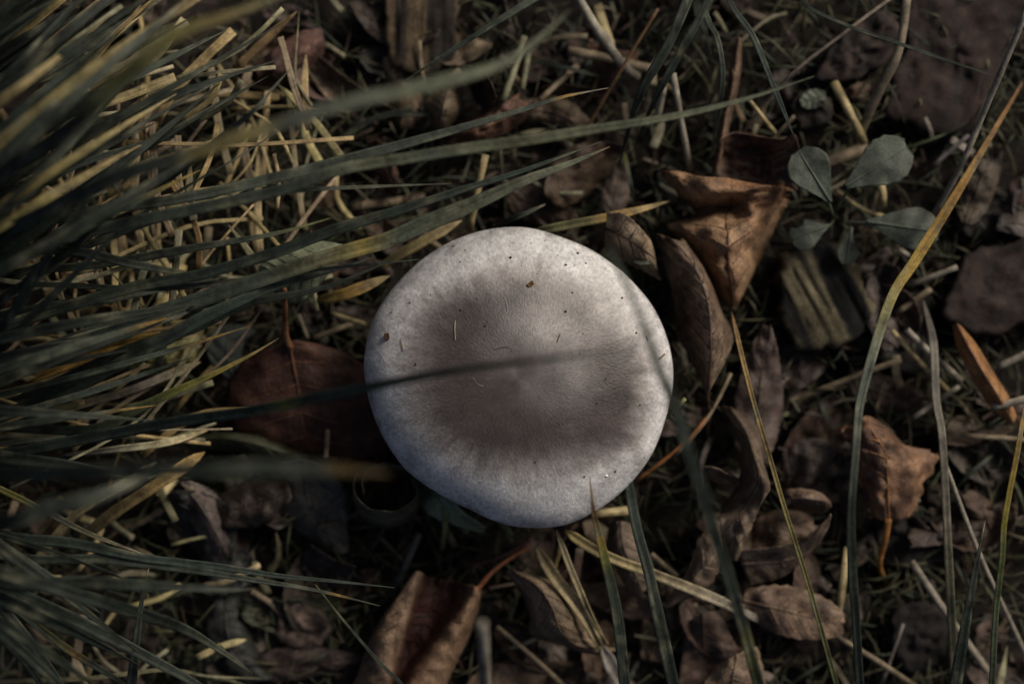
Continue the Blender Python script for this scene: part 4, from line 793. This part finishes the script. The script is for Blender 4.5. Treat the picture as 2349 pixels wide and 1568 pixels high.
for k_, (dx, dy, w_) in enumerate(((70, 22, 6), (73, 32, 6), (66, 38, 5))):
    f_ = ribbon('frayed_fibre', [(1690+k_*2, 1390+k_*6, 18), (1725, 1406+k_*6, 16), (1700+dx, 1398+dy, 13-k_)], w_, [(0, PALE), (1, (.42,.38,.31))], M_STRAW, parent=COL.objects[-1-k_], taper=(0, .3))
F_('straw_strip', [(1229,1252,18),(1288,1343,23),(1335,1403,22),(1382,1478,18)], 27, [(0, (.36,.28,.16)), (1, STRAW)], 'wide folded tan straw strip below the mushroom', taper=(.15, .0), fold=.6, wob=.3)
F_('straw_strip', [(1276,1215,22),(1322,1336,25),(1384,1474,19)], 15, [(0, (.30,.25,.16)), (1, STRAW)], 'narrow tan straw strip converging with the wide folded one', taper=(.15, 0), fold=.5)
F_('straw_strip', [(1380,1478,16),(1405,1530,14),(1445,1600,8)], 34, [(0, (.30,.27,.23)), (1, (.36,.33,.29))], 'pale grey sheath strip where the two tan straw strips meet', taper=(.3, 0), fold=.6)
F_('straw_strip', [(2118,690,12),(2140,785,20),(2147,920,26),(2161,1004,28),(2174,1242,30),(2184,1444,26),(2192,1600,10)], 19, [(0, (.15,.135,.11)), (.5, (.16,.145,.105)), (1, (.20,.18,.10))], 'wide faded grey-olive strip running past the brown bark strip', taper=(.1, 0), fold=.2)
F_('dry_blade', [(60,880,22),(140,845,27),(269,788,30),(370,752,30),(440,733,27)], 26, [(0, (.45,.27,.08)), (.6, OCHRE), (1, (.20,.18,.06))], 'bright ochre dry blade lying over the dark grass', taper=(.35, .25), fold=.6, cat='dry grass')
F_('dry_blade', [(64,868,20),(150,828,25),(262,790,27)], 15, [(0, (.42,.30,.14)), (1, OCHRE)], 'second ochre blade split off the bright ochre one', taper=(.3, .2), cat='dry grass')
F_('dry_blade', [(186,872,20),(235,838,24),(290,805,25)], 12, OCHRE, 'short yellow dry blade beneath the bright ochre one', taper=(.4, .2), cat='dry grass')
F_('straw_strip', [(70,972,22),(180,930,26),(303,893,27),(460,830,18)], 19, [(0, STRAW), (.7, PALE), (1, STRAW)], 'long pale straw strip under the yellow-green blade', taper=(.1, .1), fold=.4)
F_('dry_blade', [(170,1248,14),(270,1170,26),(387,1092,32),(470,1036,22)], 27, [(0, (.40,.30,.13)), (1, (.42,.29,.11))], 'wide ochre-tan dry blade slanting below the horizontal blade', taper=(.2, .1), fold=.3, cat='dry grass')
F_('straw_strip', [(48,1330,12),(168,1185,22),(293,1104,26),(360,1060,20)], 20, [(0, STRAW), (1, (.34,.28,.17))], 'narrower tan strip parallel to the wide ochre dry blade', taper=(.2, .1))
F_('straw_strip', [(135,1045,22),(260,1030,30),(380,1015,30),(480,985,22)], 17, [(0, PALE), (.5, (.40,.38,.24)), (1, STRAW)], 'pale frayed strip just above the wide ochre dry blade', taper=(.4, .2), fold=.3)
F_('straw_strip', [(1200,545,18),(1258,525,22),(1433,490,24),(1536,461,18)], 20, [(0, (.20,.20,.10)), (.4, (.26,.25,.12)), (.62, OCHRE), (1, (.42,.34,.17))], 'yellow tipped flat blade reaching from mushroom toward the orange leaf', taper=(.1, .3))
F_('straw_strip', [(720,690,20),(800,672,26),(895,632,22)], 28, [(0, (.32,.26,.08)), (.5, OCHRE), (1, (.38,.32,.15))], 'broad yellow dry strip beside the mushroom under green blades', taper=(.3, .3))
F_('straw_strip', [(860,620,16),(960,560,22),(1060,505,20)], 24, [(0, (.30,.25,.11)), (1, (.36,.27,.13))], 'tan dry strip slanting behind the top edge of the mushroom', taper=(.2, .2))

# ------------------------------------------------------------------ straw mat and loose straw (told apart only by place)
def loose(n, region, zr, wr_, lr, cols, label, group, ang=None, avoid=True, name='straw'):
    k = 0
    while k < n:
        x, y = rng.uniform(region[0], region[2]), rng.uniform(region[1], region[3])
        if avoid and math.hypot(x-1190, y-865) < 330: continue
        L = rng.uniform(*lr); a = math.radians(ang()) if ang else rng.uniform(0, math.pi)
        dx, dy = math.cos(a)*L/2, -math.sin(a)*L/2; z = rng.uniform(*zr); dz = rng.uniform(-4, 4); kx, ky = rng.normal(0, .075, 2)*L
        p = [(x-dx, y-dy, max(1, z-dz)), (x+kx, y+ky, z+.5), (x+dx, y+dy, max(1, z+dz))]; c = jit(cols[rng.integers(0, len(cols))], .3); w_ = rng.uniform(*wr_)
        lb = label(x, y, c) if callable(label) else label
        if rng.random() < .35: straw(name, p, w_, c, lb, group=group, flat=rng.uniform(.35, .6), n=6)
        else: flatstraw(name, p, w_*1.35, c, lb, group=group, fold=rng.uniform(.05, .45), n=9, k=4, wob=.35, taper=(0, 0) if rng.random() < .7 else (0, rng.uniform(.1, .5)))
        k += 1
MAT = 'dry straw mat under the grass tuft'; LSE = 'loose straw strewn over the litter'
MC = [STRAW, STRAW, (.50,.39,.18), (.44,.39,.24), STRAWG, STRAW2, (.34,.24,.11)]
ML = lambda x, y, c: '%s dry straw in the mat under the grass tuft, by %s' % (cword(c), near2(x, y))
loose(54, (120, 170, 720, 720), (10, 32), (4, 16), (120, 330), MC, ML, MAT, ang=lambda: rng.normal(100, 20))
loose(44, (-60, 60, 720, 720), (5, 24), (3, 14), (90, 290), MC, ML, MAT)
loose(26, (-20, 240, 560, 1000), (16, 36), (4, 9), (280, 560), MC, ML, MAT, ang=lambda: rng.normal(24, 14))
loose(24, (-60, 20, 520, 420), (14, 34), (8, 18), (140, 330), MC, ML, MAT, ang=lambda: rng.normal(36, 9))
loose(50, (-60, 640, 500, 1060), (6, 28), (3, 14), (90, 280), MC, ML, MAT, ang=lambda: rng.normal(22, 34))
loose(34, (-60, 1060, 620, 1620), (3, 14), (6, 14), (50, 160), [STRAW2, STRAW, (.20,.18,.09), STRAWG], lambda x, y, c: '%s straw on the shaded soil by %s' % (cword(c), near(x, y)), LSE)
loose(24, (600, -40, 1700, 560), (2, 13), (6, 15), (50, 170), [STRAW2, STRAW, (.20,.16,.10), STRAWG, (.16,.10,.06)], lambda x, y, c: 'loose %s straw near %s' % (cword(c), near(x, y)), LSE)
loose(30, (1500, 0, 2420, 1620), (2, 12), (5, 13), (50, 170), [STRAW2, (.22,.18,.12), STRAWG, (.16,.11,.07), PALE], lambda x, y, c: 'loose %s straw near %s' % (cword(c), near(x, y)), LSE)
loose(16, (620, 1150, 1560, 1620), (2, 10), (5, 13), (50, 150), [STRAW2, (.20,.16,.10), (.13,.10,.07), STRAWG], lambda x, y, c: 'loose %s straw near %s' % (cword(c), near(x, y)), LSE)

# ------------------------------------------------------------------ the grass tuft leaning in from the side
TUFT = empty('grass_tuft', 'big tuft of dark grey-green grass arching over a straw mat beside the mushroom', 'grass')
def tb(pts, w_, stops, base=None, **kw):                # a blade of the tuft: led back to the crown of the tuft at ground level
    p0 = pts[0]; bx, by = base or (-330+rng.uniform(-60, 60), 930+(p0[1]-930)*.45+rng.uniform(-30, 30))
    lead = [(bx, by, 0), ((bx*.55+p0[0]*.45), (by*.55+p0[1]*.45), p0[2]*.62)]
    L1 = math.dist((bx, by), p0[:2]); L2 = sum(math.dist(pts[i][:2], pts[i+1][:2]) for i in range(len(pts)-1)); f = L1/(L1+L2)
    if np.isscalar(stops[0]): stops = [(0, stops), (1, stops)]
    st2 = [(0, stops[0][1])]+[(f+(1-f)*q, c) for q, c in stops]
    kw.setdefault('taper', (0, .35)); kw.setdefault('n', 40)
    return grass('blade', lead+list(pts), w_, st2, parent=TUFT, **kw)
G_, G2 = GREEN, GREEN2
tb([(-40,545,46),(215,485,52),(400,458,55),(573,422,56),(775,372,54),(1018,305,50),(1204,250,46),(1288,223,43),(1395,202,38)], 26, [(0,G_),(.35,G2),(.915,G2),(.925,OCHRE),(.95,OCHRE),(.965,(.30,.27,.24)),(1,(.30,.27,.24))])
tb([(-40,620,44),(60,575,48),(256,520,56),(630,440,62),(775,390,63),(910,367,63),(1078,340,63),(1204,323,63),(1349,299,63),(1551,266,62),(1719,225,60),(1868,175,56)], 27, [(0,G_),(.4,G2),(.48,(.15,.16,.10)),(.55,G2),(.62,(.14,.15,.09)),(.8,(.15,.165,.11)),(1,(.10,.12,.08))], taper=(0, .3))
tb([(150,585,42),(400,490,48),(573,452,49),(674,437,49),(809,430,48),(1037,421,46)], 15, [(0,G_),(.6,GREY),(.75,(.18,.18,.13)),(1,(.16,.16,.13))])
tb([(-40,765,36),(100,720,40),(300,660,44),(450,632,46),(630,580,47),(758,530,47),(910,484,46),(1078,430,45),(1204,390,44),(1379,325,40)], 27, [(0,G_),(1,(.045,.062,.05))])
tb([(-40,860,34),(200,770,42),(450,690,46),(640,627,48),(775,583,49),(893,550,49),(960,519,50),(1080,470,50),(1204,414,49),(1300,378,47),(1398,337,43)], 36, [(0,G_),(.45,G2),(.56,(.20,.19,.10)),(.60,(.28,.22,.07)),(.66,(.12,.14,.10)),(.75,(.15,.165,.11)),(.98,(.14,.155,.11)),(1,(.28,.2,.1))], taper=(0, .22))
tb([(168,454,90),(303,394,100),(437,353,106),(631,289,108),(809,232,108),(910,212,106),(1010,188,104),(1145,150,100),(1230,95,94),(1310,20,86)], 34, [(0,G_),(.2,G2),(.24,(.24,.20,.08)),(.36,(.22,.19,.08)),(.42,GREY),(.7,(.13,.15,.10)),(1,(.12,.13,.09))], taper=(0, .2))
tb([(150,300,104),(280,180,112),(400,82,114),(520,38,112),(700,-30,104)], 38, [(0,G_),(.4,(.13,.13,.05)),(.7,(.20,.16,.06)),(1,(.14,.15,.10))])
tb([(200,560,40),(447,417,52),(560,352,52),(674,276,46)], 8, [(0,G_),(1,G2)])
tb([(0,634,30),(235,605,34),(437,570,36),(630,536,34),(760,500,26)], 20, [(0,G_),(.8,G2),(1,YGREEN)])
tb([(0,657,34),(303,661,42),(450,655,44),(630,632,45),(775,613,45),(962,595,44)], 13, [(0,G_),(.5,GREY),(1,(.11,.13,.12))])
tb([(180,578,44),(300,605,45),(450,632,44),(520,650,40)], 22, [(0,G_),(.5,GREY),(.8,(.20,.20,.10)),(1,(.16,.17,.11))], base=(-200,560))
tb([(0,950,30),(168,889,38),(353,792,46),(480,722,48),(630,657,46),(741,625,42),(860,590,38)], 30, [(0,G_),(1,(.045,.062,.05))])
tb([(0,930,24),(150,868,34),(300,800,40),(450,750,42),(573,694,40),(741,660,36),(900,597,32)], 24, [(0,G_),(.6,G2),(.8,GREY),(1,G2)])
tb([(200,985,30),(330,930,34),(400,897,36),(471,866,37),(573,815,36),(640,775,33)], 22, [(0,G_),(.35,(.09,.11,.05)),(.45,YGREEN),(.6,(.22,.20,.06)),(.75,(.30,.24,.07)),(1,(.30,.22,.12))])
tb([(-30,1045,34),(202,1004,42),(404,967,54),(573,943,66),(741,909,80),(839,889,87),(1010,855,98),(1204,829,108),(1320,815,114),(1440,801,118)], 26, [(0,G_),(.44,(.036,.05,.042)),(.475,(.16,.17,.05)),(.50,(.036,.05,.042)),(1,(.036,.048,.042))], taper=(0, .4))
tb([(0,1085,90),(218,1080,112),(387,1077,124),(630,1074,134),(752,1075,136),(895,1086,136)], 34, [(0,G_),(.55,GREEN2),(.72,GREY),(.83,GREY),(.86,(.13,.085,.035)),(1,(.09,.06,.03))], taper=(0, .15))
tb([(0,1121,44),(100,1170,46),(202,1222,42),(335,1272,32)], 15, [(0,(.20,.18,.05)),(.3,G_),(.7,(.14,.13,.08)),(1,(.32,.28,.2))], base=(-200,1040))
tb([(0,1225,44),(168,1245,48),(330,1279,48),(505,1299,46),(630,1319,44),(775,1333,42),(905,1347,38)], 26, [(0,G_),(.5,(.055,.075,.062)),(1,G2)], taper=(0, .6))
tb([(0,1272,46),(235,1282,48),(437,1306,47),(573,1328,45),(725,1353,42),(872,1389,36)], 22, [(0,G_),(.86,G2),(.865,OCHRE),(.9,OCHRE),(.91,G2),(1,G_)], taper=(0, .5))
tb([(0,1343,40),(150,1410,42),(303,1487,40),(451,1567,34),(560,1640,24)], 32, [(0,G_),(1,G2)], base=(-260,1230))
tb([(0,1370,34),(151,1484,36),(279,1565,30),(360,1640,20)], 18, [(0,G_),(.4,(.16,.16,.07)),(.5,(.3,.2,.08)),(.55,G2),(1,G2)], base=(-240,1230))
tb([(0,1386,44),(67,1467,44),(141,1567,38),(200,1660,24)], 20, [(0,GREY),(1,GREY)], base=(-160,1230))
tb([(-20,1440,34),(45,1500,34),(95,1568,28),(140,1640,20)], 22, [(0,G_),(1,G2)], base=(-200,1300))
tb([(0,1195,96),(110,1165,102),(219,1138,104),(330,1095,98),(400,1060,92)], 40, [(0,G_),(1,GREY)])
tb([(-10,1330,60),(200,1335,70),(400,1345,74),(520,1352,70),(580,1350,66)], 32, [(0,G_),(.8,G2),(1,GREY)])
tb([(300,1400,20),(420,1440,28),(520,1500,32),(580,1545,26)], 30, [(0,G_),(.5,(.12,.14,.10)),(1,(.16,.16,.11))], base=(-150,1260))
tb([(573,262,60),(620,210,58),(664,160,50)], 17, [(0,GREY),(1,GREY)], base=(200,560))
tb([(60,1560,16),(200,1555,20),(380,1535,22),(480,1550,20),(600,1555,14)], 9, [(0,(.2,.18,.1)),(1,(.34,.32,.2))], base=(-100,1570))
tb([(20,730,62),(110,590,72),(200,460,78),(300,330,72)], 22, [(0,G_),(1,(.03,.04,.034))], base=(-170,960))
tb([(0,690,58),(150,585,66),(260,480,70),(360,400,66)], 20, [(0,G_),(1,(.035,.045,.04))], base=(-230,870))
tb([(30,770,56),(200,600,66),(330,480,70)], 18, [(0,G_),(1,(.035,.045,.04))], base=(-160,960))
# the rest of the tuft, fanning out from its crown
for i in range(-22, 52):
    if i < 0: th0 = rng.uniform(28, 44); L = rng.uniform(380, 760); zp = rng.uniform(35, 85); y0 = rng.uniform(20, 420)
    elif i < 30: th0 = rng.uniform(26, 48); L = rng.uniform(420, 900); zp = rng.uniform(40, 90); y0 = rng.uniform(300, 700)
    elif i < 39: th0 = rng.uniform(8, 24); L = rng.uniform(420, 760); zp = rng.uniform(30, 70); y0 = rng.uniform(700, 1010)
    elif i < 43: th0 = rng.uniform(-8, 10); L = rng.uniform(350, 650); zp = rng.uniform(30, 70); y0 = rng.uniform(880, 1200)
    else: th0 = rng.uniform(-42, -12); L = rng.uniform(350, 650); zp = rng.uniform(30, 80); y0 = rng.uniform(1150, 1420)
    bx, by = -330+rng.uniform(-60, 120), 930+(y0-930)*.55; x0 = -120; pts = []
    bend = rng.uniform(-14, 8)
    x, y = x0, y0; nseg = 6
    for j in range(nseg):
        s = j/(nseg-1); a = math.radians(th0+bend*s); pts.append((x, y, max(3, zp*(.55+.45*math.sin(math.pi*(.2+.62*s))*1.15-.15*s)))); x += math.cos(a)*L/(nseg-1); y -= math.sin(a)*L/(nseg-1)
    c0 = jit(tuple(np.array(GREEN)*.65), .25); c1 = jit(GREEN if rng.random() < .6 else GREEN2, .2); st_ = [(0, c0), (.75, c1), (1, jit(OCHRE, .3) if rng.random() < .3 else c1)]
    if rng.random() < .2: st_ = [(0, jit((.16,.14,.06), .3)), (.5, jit((.34,.26,.12), .25)), (1, jit((.42,.33,.18), .2))]
    tb(pts, rng.uniform(12, 32), st_, base=(bx, by), taper=(0, rng.uniform(.25, .5)), fold=rng.uniform(.1, .5), n=28, twist=rng.uniform(-.6, .6))

# ------------------------------------------------------------------ single grass blades
g_ = grass
BR = (.22,.13,.06)
g_('grass_stalk', [(1470,1900,0),(1452,1720,30),(1433,1568,42),(1416,1410,48),(1382,1259,52),(1362,1175,54),(1353,1090,54)], 25, [(0,G_),(.55,(.042,.054,.043)),(.72,(.055,.066,.046)),(.78,(.20,.19,.05)),(.815,(.33,.22,.05)),(.83,(.13,.12,.05)),(.9,BR),(1,(.32,.24,.16))], 'striped green blade with brown pointed tip overlapping the mushroom edge', wprof=[(0,1),(.66,1),(.78,.82),(.85,.6),(.9,.36),(.95,.2),(1,.05)], n=50, k=9, fold=.12)
g_('grass_stalk', [(1620,1900,0),(1575,1700,26),(1544,1568,36),(1517,1444,42),(1487,1309,42),(1460,1208,36),(1440,1101,26),(1425,1040,14)], 29, [(0,G_),(.5,(.042,.052,.042)),(1,(.036,.048,.039))], 'broad plain dark green blade disappearing under the mushroom edge', wprof=[(0,1),(.5,1),(1,.72)], fold=.3)
g_('grass_stalk', [(1830,1900,0),(1775,1690,40),(1739,1567,58),(1705,1440,72),(1672,1326,84),(1641,1228,92),(1615,1141,98),(1581,1040,104),(1544,920,108),(1514,852,111),(1487,772,113),(1460,704,115),(1425,625,116),(1395,570,116)], 27, [(0,G_),(.25,(.06,.075,.045)),(.32,(.15,.15,.06)),(.36,G2),(.6,(.05,.062,.052)),(1,(.085,.10,.08))], 'tall out-of-focus green stem rising in front of the mushroom edge', wprof=[(0,1),(.55,1),(.56,1.2),(.58,1),(.66,.98),(.67,1.15),(.69,.92),(1,.35)], n=60, fold=.3)
g_('grass_stalk', [(2000,1850,0),(1955,1690,16),(1918,1567,24),(1888,1460,28),(1861,1363,31),(1834,1275,32),(1797,1158,33),(1763,1041,33),(1732,936,32),(1702,819,30),(1678,714,24)], 11, [(0,G_),(.3,(.12,.13,.06)),(.6,(.26,.22,.09)),(.85,(.36,.25,.10)),(1,(.36,.22,.10))], 'thin yellow-green stalk ending at the base of the crumpled orange leaf', taper=(0, .05), n=50, fold=.6)
g_('grass_stalk', [(2010,1850,0),(1985,1690,26),(1972,1567,38),(1962,1410,48),(1955,1309,52),(1952,1175,55),(1962,1043,55),(1969,947,53),(1979,893,51),(1999,819,48),(2026,731,43),(2053,664,38),(2090,610,34),(2134,540,31),(2150,515,30),(2218,404,28),(2292,279,22),(2345,190,12)], 24, [(0,G_),(.4,G_),(.52,(.085,.10,.08)),(.60,(.085,.105,.08)),(.66,(.22,.20,.07)),(.72,(.40,.27,.05)),(.82,(.38,.22,.06)),(1,(.24,.13,.06))], 'long arching green blade turning yellow and orange beside the seedling', wprof=[(0,.9),(.3,.85),(.5,.75),(.62,1),(.75,1.1),(.82,.9),(.92,.5),(1,.2)], n=70, fold=.35)
g_('grass_stalk', [(2150,1850,0),(2172,1700,22),(2191,1567,34),(2218,1410,40),(2245,1269,40),(2260,1193,38)], 28, [(0,G_),(.85,(.038,.046,.038)),(.94,(.042,.05,.042)),(.955,(.30,.27,.2)),(1,(.32,.29,.22))], 'pointed dark green blade with a pale dry tip', taper=(0, .5))
g_('grass_stalk', [(2250,1850,0),(2268,1690,22),(2275,1567,32),(2285,1393,40),(2299,1275,44),(2302,1208,45),(2313,1141,45),(2332,1043,44),(2352,930,40),(2375,830,34)], 14, [(0,G_),(.4,(.08,.10,.06)),(.58,(.12,.14,.05)),(.62,(.24,.22,.05)),(.8,(.33,.22,.05)),(1,(.36,.20,.06))], 'slim blade turning orange near the bark strip', taper=(0, .2), n=44)
g_('grass_stalk', [(1060,1850,0),(980,1660,22),(920,1568,30),(876,1524,34),(792,1427,37),(723,1339,36)], 10, [(0,G_),(.8,G2),(.92,(.2,.18,.08)),(1,(.3,.27,.2))], 'thin green blade slanting across the big rolled leaf margin', taper=(0, .5))
g_('grass_stalk', [(285,1850,0),(296,1680,20),(303,1565,32),(323,1393,40),(341,1303,42)], 23, [(0,G_),(.9,G2),(1,(.3,.28,.2))], 'upright pointed blade crossing the fanned low blades', taper=(0, .45), fold=.35)
g_('grass_stalk', [(1560,-260,0),(1380,-100,24),(1204,10,36),(1044,111,36),(960,165,33),(908,200,30)], 20, [(0,G_),(.85,G2),(.95,(.15,.16,.08)),(1,(.28,.26,.18))], 'green blade slanting in over the streaked wood chip', taper=(0, .5))
g_('grass_stalk', [(1800,-120,0),(1838,0,30),(1939,57,32),(2056,98,32),(2160,135,30),(2258,168,24),(2300,190,10)], 8, [(0,G_),(1,(.03,.045,.03))], 'thin dark green blade crossing the broad bark plate', taper=(0, .3))
g_('grass_stalk', [(1620,-160,0),(1672,0,40),(1726,81,46),(1770,188,44),(1824,320,34)], 13, [(0,G_),(1,(.10,.12,.105))], 'blurred grey-green blade reaching down to the orange leaf corner', taper=(0, .2))
g_('grass_stalk', [(1600,-150,0),(1618,27,26),(1645,87,32),(1658,168,32),(1648,252,28),(1628,380,16)], 13, [(0,(.2,.2,.18)),(.2,GREY),(.4,G2),(1,G_)], 'curved green blade beside the long narrow rolled leaf', taper=(0, .25))
g_('grass_stalk', [(1640,-150,0),(1578,0,34),(1534,101,38),(1483,188,36),(1450,269,30),(1420,380,14)], 22, [(0,G_),(1,(.042,.052,.043))], 'dark green blade descending past the slanting pale straw', taper=(0, .4))
g_('grass_stalk', [(1680,-130,0),(1608,34,30),(1547,145,32),(1500,235,28),(1450,350,14)], 17, [(0,G_),(1,(.045,.055,.045))], 'second dark green blade descending close to the first', taper=(0, .4))
g_('grass_stalk', [(1432,350,8),(1438,380,16),(1448,430,20),(1458,475,10)], 10, [(0,YGREEN),(.4,G2),(1,G_)], 'short bent green blade above the small pale tan leaf', taper=(.1, .4))
g_('grass_stalk', [(1120,540,14),(1147,515,20),(1200,492,24),(1252,468,22)], 13, [(0,G_),(.85,G2),(1,(.3,.25,.15))], 'short green blade poking out behind the mushroom top', taper=(0, .4))
g_('grass_stalk', [(1440,560,14),(1455,600,24),(1500,605,22),(1520,640,14)], 8, [(0,G_),(1,(.10,.12,.08))], 'small green blade tip on the dark leaf beside the mushroom', taper=(.1, .4))
g_('grass_stalk', [(760,330,6),(880,265,10),(1000,262,14),(1060,230,8)], 14, [(0,G_),(1,GREEN2)], 'low dark green blade beneath the crossing blades near the folded tan leaf', taper=(.1, .4))
# thin low green blades in the litter, alike
for i in range(26):
    x, y = [(rng.uniform(1250, 1720), rng.uniform(-20, 420)), (rng.uniform(1700, 2349), rng.uniform(900, 1600)), (rng.uniform(1000, 1700), rng.uniform(1250, 1600))][i % 3]
    a = rng.uniform(0, math.pi); L = rng.uniform(100, 260); dx, dy = math.cos(a)*L/2, math.sin(a)*L/2; z = rng.uniform(4, 12)
    o = g_('grass_stalk', [(x-dx, y-dy, 1), (x, y+rng.uniform(-12, 12), z), (x+dx, y+dy, z*.5)], rng.uniform(6, 12), [(0, jit(G_, .3)), (1, jit(G2, .3))], 'low green grass blade sunk in the litter near %s' % near(x, y), taper=(.1, .4)); o['group'] = 'low green blades in the litter'
